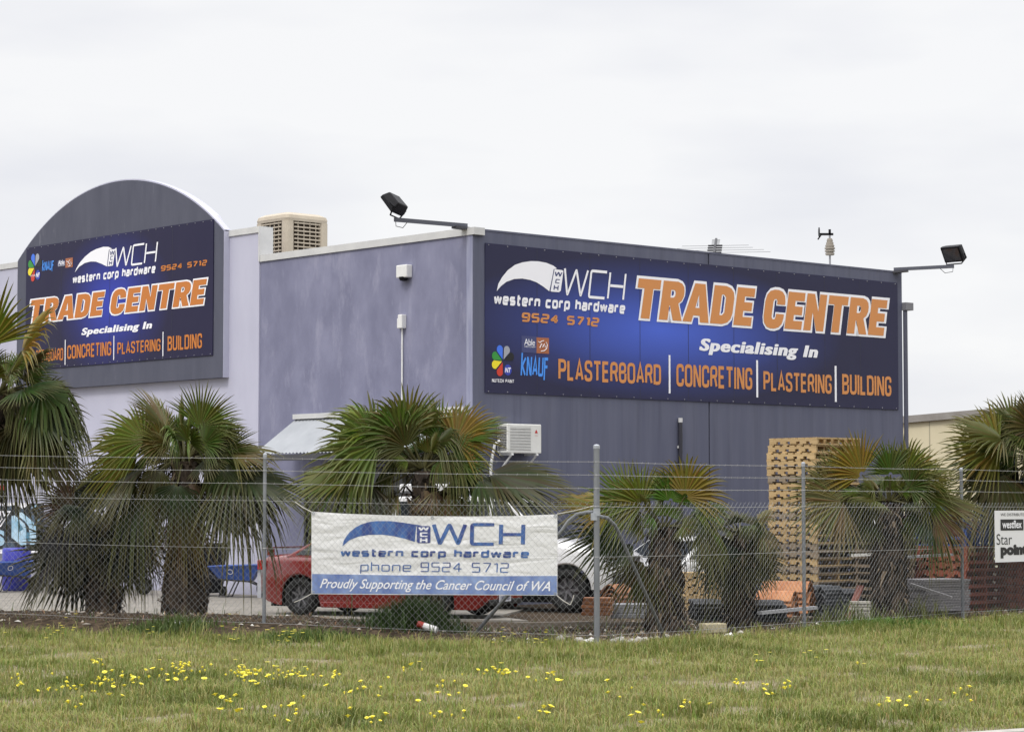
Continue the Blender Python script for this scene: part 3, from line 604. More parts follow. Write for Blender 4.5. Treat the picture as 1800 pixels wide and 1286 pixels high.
# ------------------------------------------------------------------ the neighbour's cream warehouse
QD = Vector((.94, -.34, 0)); QN = Vector((-.34, -.94, 0)); QO = at(1597, 800, 72); QO.z = 0; PQ = Plane(QO, QD, QN); MQ = M4(PQ)
z0 = PQ.sz(1597, 734)[1]; s1, z1 = PQ.sz(1800, 716.5); sl = (z1-z0)/s1
nb = thing('cream_warehouse', 'cream tilt-up warehouse with a grey brown roof edge behind the charcoal building', 'building', QO)
ridge = 9.0; zz = lambda s: z0 + sl*min(s, 2*ridge-s)
mb = MB(); mb.prism([(-8, -.2), (26, -.2), (26, zz(26)), (ridge, zz(ridge)), (-8, zz(-8))], MQ, -18, 0)
mb.build('wall', mat('cream_paint', (.62, .55, .38), .8, (.68, .61, .43), 1.0, (1, 1, .4)), nb)
mb = MB()
for a, b_ in ((-8.2, ridge), (ridge, 26.2)):
    mb.prism([(a, zz(a)-.15), (b_, zz(b_)-.15), (b_, zz(b_)+.06), (a, zz(a)+.06)], MQ, -18.1, .12)
mb.build('roof', mat('roof_edge', (.24, .22, .20), .6, (.30, .28, .26), 2), nb)
mb = MB()
for px in (1634, 1742): s = PQ.sz(px, 760)[0]; mb.prism([(s-.015, 0), (s+.015, 0), (s+.015, zz(s)-.16), (s-.015, zz(s)-.16)], MQ, .001, .006)
mb.build('panel_joint', mat('cream_joint', (.40, .36, .26), .9), nb)
mb = MB(); mb.prism([(5, 0), (8.5, 0), (8.5, 3.2), (5, 3.2)], MQ, .001, .03); mb.build('roller_door', mat('roller_door_cream', (.5, .47, .38), .5, (.55, .52, .42), 1, (.1, .1, 60)), nb)

# ------------------------------------------------------------------ things on the building
m_black = mat('black_enamel', (.006, .006, .009), .5, spec=.2)
m_steel = mat('galvanised', (.30, .32, .35), .45, (.40, .42, .45), 14, metal=.25, spec=.5)
def floodlight(name, label, root, tip, aim, right):
    """lamp on the tip of an arm that is bolted to the wall top at root"""
    g = thing(name, label, 'floodlight', root)
    mb = MB(); mb.beam(root, tip, .055, .075); mb.build('arm', mat('arm_grey', (.085, .09, .115), .5), g)
    mb = MB(); d = (Vector(tip)-Vector(root)).normalized(); mb.beam(Vector(root)-d*.02+Vector((0, 0, -.06)), Vector(root)+d*.32+Vector((0, 0, -.045)), .16, .05); mb.build('bracket', mat('bracket_dark', (.05, .05, .06), .5), g)
    f = Vector(aim).normalized(); r = Vector(right); r = (r-f*r.dot(f)).normalized(); u = r.cross(f)
    if u.z < 0: u = -u
    M = Matrix((r, u, f)).transposed().to_4x4(); c = Vector(tip)+Vector((0, 0, .30)); M.translation = c
    prof = [(-.24, .16, .10), (-.24, -.16, .10), (-.17, -.12, -.13), (-.17, .09, -.13)]
    mb = MB(); W, Hh = .25, .19
    V = [(-W, -Hh, .1), (W, -Hh, .1), (W, Hh, .1), (-W, Hh, .1), (-W, -Hh, .03), (W, -Hh, .03), (W, Hh, .03), (-W, Hh, .03), (-W*.86, -Hh*.75, -.12), (W*.86, -Hh*.75, -.12), (W*.86, Hh*.8, -.10), (-W*.86, Hh*.8, -.10)]
    mb.add([M @ Vector(v) for v in V], [(0, 1, 2, 3), (0, 4, 5, 1), (1, 5, 6, 2), (2, 6, 7, 3), (3, 7, 4, 0), (4, 8, 9, 5), (5, 9, 10, 6), (6, 10, 11, 7), (7, 11, 8, 4), (8, 11, 10, 9)]); hs = mb.build('housing', m_black, g, bevel=.02)
    mb = MB(); mb.add([M @ Vector(v) for v in ((-W*.85, -Hh*.8, .103), (W*.85, -Hh*.8, .103), (W*.85, Hh*.8, .103), (-W*.85, Hh*.8, .103))], [(0, 1, 2, 3)]); mb.build('lens', mat('lamp_glass', (.05, .05, .055), .1), hs)
    mb = MB(); yk = [M @ Vector((-W-.02, -.03, 0)), M @ Vector((-W-.02, -.14, -.02)), Vector(tip)+r*(-W*.8)+Vector((0, 0, .05)), Vector(tip)+r*(W*.8)+Vector((0, 0, .05)), M @ Vector((W+.02, -.14, -.02)), M @ Vector((W+.02, -.03, 0))]
    mb.tube(yk, .016, 6); mb.build('yoke', m_black, g)
    mb = MB(); mb.tube([Vector(tip)+d*(-.02)+Vector((0, 0, -.02)), Vector(tip)+d*-.03+Vector((0, 0, -.12)), Vector(tip)-d*.2+Vector((0, 0, -.14)), Vector(tip)-d*.3+Vector((0, 0, -.04))], .007, 5); mb.build('cable', m_black, g)
root = PF.pt(.22, z_g+.10, -.02); tp = at(694, 386, 43.9)
floodlight('floodlight', 'black floodlight on an arm reaching left from the corner of the lavender wall', root, tp, (-.75, .25, -.62), (.45, .89, .0))
root = PS.pt(s_end-.25, z_g+.07, -.02); tp = at(1677, 468, 53.0)
floodlight('floodlight', 'black floodlight on an arm reaching right past the far end of the long sign', root, tp, (-.62, -.60, -.5), (.7, -.72, .0))

# white sensor box and the junction box with its conduit on the lavender wall
m_wp = mat('white_plastic', (.66, .66, .65), .45, (.72, .72, .71), 5)
RF = PF.mat().to_3x3()
s, z = PF.sz(710, 477, .08); g = thing('alarm_box', 'small white alarm box high on the lavender wall', 'alarm box', PF.pt(s, z, 0))
mb = MB(); mb.box(PF.pt(s, z, .075), (.33, .25, .15), RF); mb.build('case', m_wp, g, bevel=.02)
mb = MB(); mb.lathe([(0, -.06), (.07, -.05), (.09, 0), (.09, .02)], 14, Matrix.Translation(PF.pt(s, z-.13, .09))); mb.build('lens_dome', m_black, g)
s, z = PF.sz(705, 565, .06); g = thing('junction_box', 'white junction box with a thin white conduit running down the lavender wall', 'junction box', PF.pt(s, z, 0))
mb = MB(); mb.box(PF.pt(s-.03, z, .06), (.13, .27, .12), RF); mb.box(PF.pt(s+.07, z-.03, .04), (.08, .2, .08), RF); mb.build('case', m_wp, g, bevel=.015)
mb = MB(); mb.tube([PF.pt(s, z-.13, .03), PF.pt(s, z_a+.05, .03)], .018, 8); mb.build('conduit', m_wp, g)
# split air conditioner on the sign wall
RS = PS.mat().to_3x3(); AD = .34
s0, z1_ = PS.sz(892, 744, AD); s1_, z0_ = PS.sz(952, 797, AD); g = thing('air_conditioner', 'white split air conditioner unit on brackets on the charcoal wall below the long sign', 'air conditioner', PS.pt((s0+s1_)/2, z0_, 0))
m_ac = mat('ac_cream_white', (.60, .60, .57), .45, (.66, .66, .63), 3)
cs, cz, wS, wZ = (s0+s1_)/2, (z0_+z1_)/2, s1_-s0, z1_-z0_
mb = MB(); mb.box(PS.pt(cs, cz, AD-.15), (wS, wZ, .30), RS); mb.build('case', m_ac, g, bevel=.02)
m_grl = mat('grille_grey', (.40, .40, .39), .5, (.46, .46, .45), 8)
mb = MB(); gx0, gx1, gz0, gz1 = cs-wS*.42, cs+wS*.18, cz-wZ*.40, cz+wZ*.40; mb.add([PS.pt(a, b, AD+.002) for a, b in ((gx0, gz0), (gx1, gz0), (gx1, gz1), (gx0, gz1))], [(0, 1, 2, 3)]); gr = mb.build('fan_grille', m_grl, g)
mb = MB()
for k in range(8): zz_ = gz0+(gz1-gz0)*(k+.5)/8; mb.box(PS.pt((gx0+gx1)/2, zz_, AD+.008), (gx1-gx0, .010, .010), RS)
mb.build('grille_bar', m_ac, gr)
mb = MB()
for k in range(3):
    a = R(90+120*k); c = (cs+wS*.34, cz+wZ*.24); u = Vector((math.cos(a), math.sin(a)))*.045; v = Vector((math.cos(a+R(60)), math.sin(a+R(60))))*.026; v2 = Vector((math.cos(a-R(60)), math.sin(a-R(60))))*.026
    mb.poly([PS.pt(c[0]+q[0], c[1]+q[1], AD+.004) for q in ((0, 0), v, u, v2)])
mb.build('emblem', ink('emblem_red', (.45, .02, .02)), g)
mb = MB(); VF = font_mesh('MITSUBISHI', .01); k = .075/max(a for a, b in VF[0]); mb.add([PS.pt(cs+wS*.34-.037+a*k, cz+wZ*.24-.075+b*k, AD+.004) for a, b in VF[0]], VF[1]); mb.build('lettering', ink('emblem_red', (.45, .02, .02)), g)
mb = MB()
for k in range(15): mb.box(PS.pt(s0-.004, cz-wZ*.38+wZ*.76*k/14, AD-.15), (.006, .016, .25), RS)
mb.build('side_louvre', mat('louvre_shadow', (.03, .03, .035), .7), g)
mb = MB()
for s in (s0+.12, s1_-.12): mb.beam(PS.pt(s, z0_-.02, .0), PS.pt(s, z0_-.02, AD+.02), .04, .04); mb.beam(PS.pt(s, z0_-.3, .02), PS.pt(s, z0_-.03, AD-.02), .03, .03)
mb.build('bracket', m_wp, g)
mb = MB(); mb.tube([PS.pt(s0-.02, cz-.05, AD-.2), PS.pt(s0-.14, cz-.1, AD-.2), PS.pt(s0-.16, cz-.5, .05), PS.pt(s0-.16, z0_-1.6, .05)], .028, 8); mb.build('hose', m_wp, g)

# evaporative cooler on the roof
cpt = at(513, 500, 52.2); cpt.z = z_g-.6; CT = at(513, 373, 51.6).z; g = thing('evaporative_cooler', 'beige louvred evaporative cooler on the warehouse roof behind the lavender wall', 'cooler', cpt)
m_bei = mat('cooler_beige', (.40, .345, .265), .6, (.46, .40, .31), 3)
HB = .55; zb, zt_ = cpt.z+.45, CT-.09
ax, ay = D2, D1
def rsq(h, r=.10, n=5):
    o = []
    for k, (sx, sy) in enumerate(((1, 1), (-1, 1), (-1, -1), (1, -1))):
        for i in range(n): a = R(90*k + 90*i/(n-1)); o.append((sx*(h-r)+r*math.cos(a), sy*(h-r)+r*math.sin(a)))
    return o
def ring_at(h, z, r=.1): return [cpt + ax*a + ay*b + Vector((0, 0, z-cpt.z)) for a, b in rsq(h, r)]
def loft(mb, rings, cap=True):
    n = len(rings[0]); V = [p for r_ in rings for p in r_]; F = [(i*n+k, i*n+(k+1) % n, (i+1)*n+(k+1) % n, (i+1)*n+k) for i in range(len(rings)-1) for k in range(n)]
    if cap: F += [tuple(range(n-1, -1, -1)), tuple((len(rings)-1)*n+k for k in range(n))]
    return mb.add(V, F)
mb = MB(); loft(mb, [ring_at(HB+.02, zt_-.1), ring_at(HB+.03, zt_-.04), ring_at(HB+.01, zt_+.03), ring_at(HB-.1, zt_+.09), ring_at(HB-.3, zt_+.11, .05)]); mb.build('lid', m_bei, g, smooth=False)
mb = MB(); loft(mb, [ring_at(HB-.06, zb-.6), ring_at(HB-.06, zt_-.1)]); mb.build('pad', mat('pad_dark', (.045, .032, .022), .9, (.09, .07, .05), 20), g)
mb = MB(); loft(mb, [ring_at(HB+.02, zb-.5), ring_at(HB+.02, zb)])
mb.build('base', m_bei, g)
mb = MB()
for sx, sy in ((1, 1), (-1, 1), (-1, -1), (1, -1)):
    c = cpt + ax*(sx*(HB-.09)) + ay*(sy*(HB-.09)); mb.prism([((ax*a+ay*b).x, (ax*a+ay*b).y) for a, b in rsq(.115, .08, 4)], Matrix.Translation((c.x, c.y, 0)), zb, zt_-.1)
mb.build('corner_post', m_bei, g)
mb = MB(); nl = 13
for k in range(nl):
    z = zb+.04+(zt_-.14-zb-.04)*k/(nl-1)
    for (u, v) in ((ax, ay), (-ax, ay), (ay, ax), (-ay, ax)):
        mb.beam(cpt+u*(HB-.01)-v*(HB-.2)+Vector((0, 0, z-cpt.z)), cpt+u*(HB-.01)+v*(HB-.2)+Vector((0, 0, z-cpt.z)), .04, .028)
for (u, v) in ((ax, ay), (-ax, ay), (ay, ax), (-ay, ax)):
    for q in (-.24, -.08, .08, .24): mb.beam(cpt+u*(HB-.012)+v*q+Vector((0, 0, zb-cpt.z)), cpt+u*(HB-.012)+v*q+Vector((0, 0, zt_-.1-cpt.z)), .014, .022)
mb.build('louvre', m_bei, g)
# television aerial and the weather siren mast behind the sign wall
a0_ = at(1257, 470, 53); top = at(1258, 413, 53); g = thing('television_aerial', 'dark television aerial with long thin rods above the sign wall', 'aerial', (a0_.x, a0_.y, z_g-.6))
m_al = mat('aerial_metal', (.02, .02, .024), .5)
mb = MB(); mb.tube([(a0_.x, a0_.y, z_g-.6), (a0_.x, a0_.y, top.z-.25)], .022, 6); mb.build('mast', m_al, g)
c = Vector((a0_.x, a0_.y, top.z-.28)); bd = Vector((.12, .9, .38)).normalized(); mb = MB(); mb.beam(c-bd*.45, c+bd*.66, .05, .05); mb.build('boom', m_al, g)
mb = MB()
for k, ln in enumerate((1.25, 1.1, .85, .75)):
    p_ = c + bd*(-.4+.18*k); sd = Vector((.98, -.15, .0)); mb.tube([p_-sd*ln, p_+sd*ln], .0045, 4)
    mb.beam(p_-sd*.16, p_+sd*.16, .05, .035)
for k in range(5):
    p_ = c + bd*(.25+.09*k); mb.tube([p_-sd*.09, p_+sd*.09], .006, 4)
mb.build('rod', m_al, g)
a0_ = at(1459, 480, 54); g = thing('weather_mast', 'thin mast carrying a ribbed beige siren and a small vane above the sign wall', 'mast', (a0_.x, a0_.y, z_g-.6)); zt2 = at(1459, 404, 54).z
mb = MB(); mb.tube([(a0_.x, a0_.y, z_g-.6), (a0_.x, a0_.y, zt2-.1)], .022, 6); mb.build('mast', mat('mast_grey', (.3, .3, .32), .5, metal=.4), g)
mb = MB(); zc = at(1459, 434, 54).z
prof = [(.0, -.19), (.09, -.19)]
for k in range(6): zz_ = -.17+k*.06; r_ = (.105, .115, .12, .105, .085, .07)[k]; prof += [(r_, zz_), (r_, zz_+.03), (r_*.8, zz_+.035), (r_*.8, zz_+.058)]
prof += [(.0, .2)]
mb.lathe(prof, 16, Matrix.Translation((a0_.x, a0_.y, zc))); mb.build('siren', mat('siren_beige', (.28, .25, .21), .5), g)
mb = MB(); q = Vector((a0_.x, a0_.y, zt2-.1)); mb.beam(q+Vector((-.22, 0, 0)), q+Vector((.08, 0, 0)), .05, .05); mb.box(q+Vector((0, 0, .05)), (.05, .05, .12)); mb.beam(q+Vector((-.2, 0, -.02)), q+Vector((-.27, 0, -.12)), .04, .03); mb.lathe([(.0, 0), (.11, .0), (.11, .015), (0, .015)], 14, Matrix.Translation(q+Vector((-.25, 0, .05))) @ Matrix.Rotation(R(90), 4, 'Y')); mb.build('vane', m_black, g)

# ------------------------------------------------------------------ the chain-link fence
fn = thing('chain_link_fence', 'galvanised chain-link fence with three barbed wires and round posts along the verge', 'fence', FA)
m_wire = mat('fence_wire', (.25, .26, .26), .5, (.34, .35, .35), 9, metal=.35)
def lift(a): return .17*min(1, max(0, a)/10.0)
LA, RA = 13.0, 15.5
def net(D, N, length, lf, z_fix):
    V, F = [], []; p_ = .05; hgtN = 1.90; nw = int(length/p_); rows = int(hgtN/p_)
    jj = np.arange(rows+1)
    for k in range(nw):
        a = .03+k*p_
        P = FA + D*a; zt0 = 1.905 + (lift(a) if lf else 0.0)
        pts = []
        for j in range(rows+1):
            aa = a + (p_*1.0 if (j+k) % 2 else 0.0); dep = .006 if (j+k) % 2 else -.006
            q = FA + D*aa + N*dep; pts.append((q.x, q.y, zt0-j*p_))
        t = FA + D*(a+p_*.55); pts.insert(0, (t.x, t.y, zt0+.035))
        k0 = len(V); r_ = .0021
        for (x, y, z) in pts:
            V += [(x+D.x*r_, y+D.y*r_, z), (x-D.x*r_*.5+N.x*r_*.87, y-D.y*r_*.5+N.y*r_*.87, z), (x-D.x*r_*.5-N.x*r_*.87, y-D.y*r_*.5-N.y*r_*.87, z)]
        for i in range(len(pts)-1):
            b = k0+3*i
            for c in range(3): F.append((b+c, b+(c+1) % 3, b+3+(c+1) % 3, b+3+c))
    mb = MB(); mb.v, mb.f, mb.m = V, F, [0]*len(F); return mb.build('wire_netting', m_wire, fn)
net(DL, NL, LA, True, 0); net(DR, NR, RA, False, 0)
def fpt(D, a, z, off=0.0, N=None, lf=True):
    q = FA + D*a; 
    if N is not None: q = q + N*off
    return Vector((q.x, q.y, z + (lift(a) if lf else 0)))
m_barb = mat('barbed_wire', (.36, .36, .36), .5, metal=.3)
for zb_, barb in ((2.49, 1), (2.31, 1), (2.125, 1), (1.875, 0), (1.19, 0), (.12, 0)):
    mb = MB(); left = [fpt(DL, a, zb_-.012*math.sin(math.pi*((a/5.07) % 1)) , -.012, NL) for a in np.arange(LA, -.01, -.65)]; right = [fpt(DR, a, zb_-.012*math.sin(math.pi*((a/4.78) % 1)), -.012, NR, False) for a in np.arange(.02, RA, .65)]
    mb.tube(left+right, .0034 if barb else .003, 4)
    if barb:
        for D, L_, N, lf in ((DL, LA, NL, True), (DR, RA, NR, False)):
            for a in np.arange(.1, L_-.1, .15):
                c = fpt(D, a, zb_-.012*math.sin(math.pi*((a/(5.07 if lf else 4.78)) % 1)), -.012, N, lf); u = Vector((0, 0, 1))*.016+D*.008*random.uniform(-1, 1)+N*.010*random.uniform(-1, 1)
                mb.tube([c-u, c+u], .002, 3, cap=False)
    mb.build('barbed_wire' if barb else 'strand', m_barb, fn)
m_post = mat('post_galvanised', (.15, .16, .175), .5, (.24, .25, .265), 7, (1, 1, .25), metal=.3)
def fpost(D, N, a, top, r_, lf, off):
    q = FA + D*a + N*off; g0 = H(q.x, q.y)-.3; mb = MB(); mb.tube([(q.x, q.y, g0), (q.x, q.y, top+(0.0))], r_, 12)
    p_ = mb.build('post', m_post, fn, smooth=False)
    mb = MB(); mb.lathe([(r_+.004, -.03), (r_+.004, .012), (r_*.6, .028), (0, .032)], 12, Matrix.Translation((q.x, q.y, top))); mb.build('cap', m_steel, p_)
    mb = MB()
    for z in (2.49, 2.31, 2.125, 1.88, 1.19): mb.tube([(q.x+r_*1.06*math.cos(t_), q.y+r_*1.06*math.sin(t_), z+(lift(a) if lf else 0)) for t_ in np.linspace(0, 6.28, 10)], .004, 4, cap=False)
    mb.build('tie', m_barb, p_)
fpost(DL, NL, 0, 2.70, .042, True, .03)
fpost(DL, NL, 5.07, 2.62, .026, True, .03); fpost(DL, NL, 10.15, 2.70, .026, True, .03)
for a, t_ in ((5.0, 2.525), (9.6, 2.49), (14.3, 2.48)): fpost(DR, NR, a, t_, .028, False, .03)
for D, N, lf, zb_ in ((DL, NL, True, 1.80), (DR, NR, False, 1.74)):
    mb = MB(); pts = []
    P = [(0, zb_), (.15, zb_), (.30, zb_-.03), (.42, zb_-.12), (.52, zb_-.25), (1.95, -.05)] if lf else [(0, zb_), (.18, zb_), (.34, zb_-.02), (.50, zb_-.12), (.62, zb_-.27), (1.66, -.05)]
    for a, z in P: q = FA + D*a + N*.075; pts.append((q.x, q.y, z))
    bo = MB(); bo.tube(pts, .026, 10); br = bo.build('brace', m_post, fn, smooth=True)
    mb = MB(); q = FA + N*.03; mb.tube([(q.x, q.y, zb_-.05), (q.x, q.y, zb_+.05)], .05, 12); mb.build('collar', m_steel, br)
# white cable tie knotted on the brace
# banner hung on the yard side of the netting
PB = Plane((FA+NL*.035)[:2], -DL, -NL)
cl = [(547.5, 898.5), (600, 902), (680, 905), (740, 906.5), (820, 907), (900, 906.5), (979.5, 903.5), (980, 960), (979.5, 1046), (900, 1045.5), (800, 1045), (680, 1044.5), (547.5, 1043.5), (547.5, 970)]
g = thing('banner', 'white and blue hardware banner tied to the chain-link fence beside the strain post', 'banner', PB.pt(PB.sz(760, 1040)[0], PB.sz(760, 1046)[1]))
bm_ = bpy.data.materials.new('banner_vinyl'); bm_.use_nodes = True; n = bm_.node_tree; b = n.nodes['Principled BSDF']; b.inputs['Base Color'].default_value = (.72, .72, .72, 1); b.inputs['Roughness'].default_value = .55
t = n.nodes.new('ShaderNodeTexCoord'); mp_ = n.nodes.new('ShaderNodeMapping'); mp_.inputs['Rotation'].default_value = (0, R(28), 0); mp_.inputs['Scale'].default_value = (1.1, 1, 4.5)
no = n.nodes.new('ShaderNodeTexNoise'); no.inputs['Scale'].default_value = 1.1; no.inputs['Detail'].default_value = 1.5; no.inputs['Distortion'].default_value = .8
n.links.new(t.outputs['Object'], mp_.inputs[0]); n.links.new(mp_.outputs[0], no.inputs[0]); bp = n.nodes.new('ShaderNodeBump'); bp.inputs['Strength'].default_value = .6; bp.inputs['Distance'].default_value = .08; n.links.new(no.outputs[0], bp.inputs['Height']); n.links.new(bp.outputs[0], b.inputs['Normal'])
mb = MB(); mb.prism([PB.sz(x, y) for x, y in cl], M4(PB), -.004, .0); mb.build('cloth', bm_, g)
def vinyl(name, c1, c2, sc=2.0):
    m = mat(name, c1, .55, c2, sc, (1, 1, .5), 3, .35, .65); return m
B_IN = vinyl('banner_blue', (.035, .05, .20), (.07, .17, .42), 5); B_ST = vinyl('banner_stripe', (.11, .17, .40), (.26, .35, .58), 4)
plane_poly(PB, [(548.5, 1008), (700, 1010.5), (850, 1012), (978.8, 1011.5), (978.8, 1044.8), (800, 1043.8), (548.5, 1042.3)], .003).build('stripe', B_ST, g)
bv = lambda pts: cv(pts, 530, 880, 3.83)
plane_poly(PB, bv([(275, 305), (283, 270), (300, 240), (325, 208), (360, 180), (400, 158), (450, 142), (500, 135), (600, 135), (700, 148), (808, 165), (772, 172), (762, 275), (700, 255), (620, 236), (540, 226), (450, 228), (380, 240), (320, 265)]), .003).build('swoosh', B_IN, g)
plane_poly(PB, bv([(785, 168), (860, 168), (868, 176), (868, 276), (860, 283), (784, 283), (776, 276), (776, 176)]), .004).build('logo_box', vinyl('banner_navy', (.04, .05, .18), (.06, .09, .28)), g)
for ch, (x0, y0, x1, y1) in zip('WCH', ((786, 175, 858, 200), (797, 211, 848, 241), (797, 250, 848, 277))):
    a = bv([(x0, y0), (x1, y1)]); txt(PB, g, 'logo_letter', WHITE, stroke_mesh(ch, 1.9, .5, .0), a[0], a[1], a[1], a[0], .006)
txt(PB, g, 'logo_lettering', B_IN, stroke_mesh('WCH', 1.0, .75, .02), (759, 940), (923.5, 940), (760, 958), (900, 918.8), .004)
txt(PB, g, 'name_lettering', B_IN, stroke_mesh('western corp hardware', 1.7, 1.0, .03), (598.5, 970), (930, 970), (800, 981.5), (820, 966), .004)
txt(PB, g, 'phone_lettering', B_IN, stroke_mesh('phone 9524 5712', .62, 1.3, .03), (633, 1000), (894.5, 1000), (640, 1007.5), (700, 987), .004)
sc_ = font_mesh('Proudly Supporting the Cancer Council of WA', .012, .42, 1.0)
txt(PB, g, 'script_lettering', WHITE, sc_, (562, 1030), (967, 1030), (600, 1038.5), (600, 1016.5), .0065)
mb = MB()
for (x, y), (x2, y2, ) in (((547.5, 899), (520, 882)), ((547.5, 1043), (518, 1058)), ((979.5, 903), (1046, 888)), ((979.5, 1046), (1003, 1062)), ((1003, 1062), (1010, 1045))):
    a = PB.pt(*PB.sz(x, y), .01); b_ = PB.pt(*PB.sz(x2, y2), .02); mb.tube([a, (a+b_)/2+Vector((0, 0, -.01)), b_], .006, 5)
mb.build('rope', mat('white_rope', (.6, .58, .52), .8), g)
mb = MB()
for x, y in ((551, 902), (976, 907), (551, 1040), (976, 1043), (760, 910)):
    mb.lathe([(.012, 0), (.012, .004), (.022, .004), (.022, 0)], 12, M4(PB) @ Matrix.Translation((*PB.sz(x, y), .003)))
mb.build('eyelet', m_steel, g)
# printed distributor board on the right-hand run
PW = Plane((FA-NR*.03)[:2], DR, -NR)
wb = [PW.sz(1748, 897), PW.sz(1748, 988)]; w0 = wb[0][0]; zt3, zb3 = wb[0][1], wb[1][1]; wl = 1.05
g = thing('distributor_board', 'white board reading westflex and Star point hung on the right end of the fence', 'sign', PW.pt(w0+wl/2, zb3, 0))
mb = MB(); mb.prism([(w0, zb3), (w0+wl, zb3), (w0+wl, zt3), (w0, zt3)], M4(PW), .0, .012); mb.build('board', mat('board_white', (.74, .74, .75), .4), g)
BK = ink('black_ink', (.012, .012, .015))
plane_rect(PW, 1759, 912, 1799, 932, .016).build('logo_panel', BK, g)
txt(PW, g, 'logo_lettering', WHITE, font_mesh('westflex', .02), (1762, 920), (1796, 920), (1770, 928), (1785, 914), .019)
txt(PW, g, 'caption_lettering', BK, font_mesh('WE DISTRIBUTE', .0), (1759, 903), (1800, 903), (1762, 906.5), (1762, 901.5), .016)
txt(PW, g, 'star_lettering', BK, font_mesh('Star', -.003), (1752, 950), (1779, 950), (1753, 957), (1753, 938), .016)
txt(PW, g, 'point_lettering', BK, font_mesh('point', .075, 0, 1.05), (1759, 970), (1806, 970), (1760, 981), (1790, 956), .016)

# ------------------------------------------------------------------ fan palms
m_leaf = mat('palm_leaf', (1, 1, 1), .5, attr='tint', spec=.28, trans=.14)
m_trunk = mat('palm_trunk', (.020, .014, .010), .95, (.075, .054, .037), 9, (1, 1, .6), 8, .35, .7, bump=.8, bscale=22)
m_boot = mat('palm_boot', (1, 1, 1), .8, attr='tint', spec=.2)
def fan(mb, base, fwd, up, rad, tint, tip, droop, rng, cup=.25, spread=112, nseg=32, fold=0.0):
    """one costapalmate leaf blade: pleated segments joined to half their length, free and drooping beyond"""
    f = Vector(fwd).normalized(); u = (Vector(up)-f*Vector(up).dot(f)).normalized(); s = f.cross(u)
    G = Vector((0, 0, -1)); da = 2*R(spread)/nseg
    for k in range(nseg):
        a = -R(spread)+da*(k+.5); ca, sa = math.cos(a), math.sin(a)
        L = rad*(.78+.22*math.cos(a*.8))*rng.uniform(.9, 1.08); wv = rng.uniform(-.03, .03)
        d = f*ca + s*sa; lat = -f*sa + s*ca
        dz = u*(cup*abs(sa)) - u*fold*abs(sa)
        pl = .03*rad*(1 if k % 2 else -1)
        dr = droop*rng.uniform(.7, 1.4)
        if rng.random() < .12: dr *= 2.2
        def pt(q, off, ht):
            bend = max(0, q-.42)
            return base + d*(L*q*(1-.25*dr*bend)) + dz*(L*q*q*.8) + lat*off + u*ht + G*(L*(dr*1.5*bend*bend + .10*droop*q*q)) + lat*(wv*L*bend)
        w1 = L*.50*da*.52; v = []
        for q, hw_, ht in ((.06, L*.06*da*.6, 0), (.50, w1, 1), (.74, w1*.74, .7), (.93, w1*.32, .2)):
            v += [pt(q, -hw_, 0), pt(q, 0, pl*ht*.8), pt(q, hw_, 0)]
        v.append(pt(1.06, 0, 0))
        c = [t_*rng.uniform(.82, 1.2) for t_ in tint]; k0 = len(mb.v)
        mb.add(v, [(0, 1, 4, 3), (1, 2, 5, 4), (3, 4, 7, 6), (4, 5, 8, 7), (6, 7, 10, 9), (7, 8, 11, 10), (9, 10, 12), (10, 11, 12)])
        mb.c += [tuple(c)]*6 + [tuple(a_*.75+b_*.25 for a_, b_ in zip(c, tip))]*3 + [tuple(a_*.35+b_*.65 for a_, b_ in zip(c, tip))]*3 + [tip]
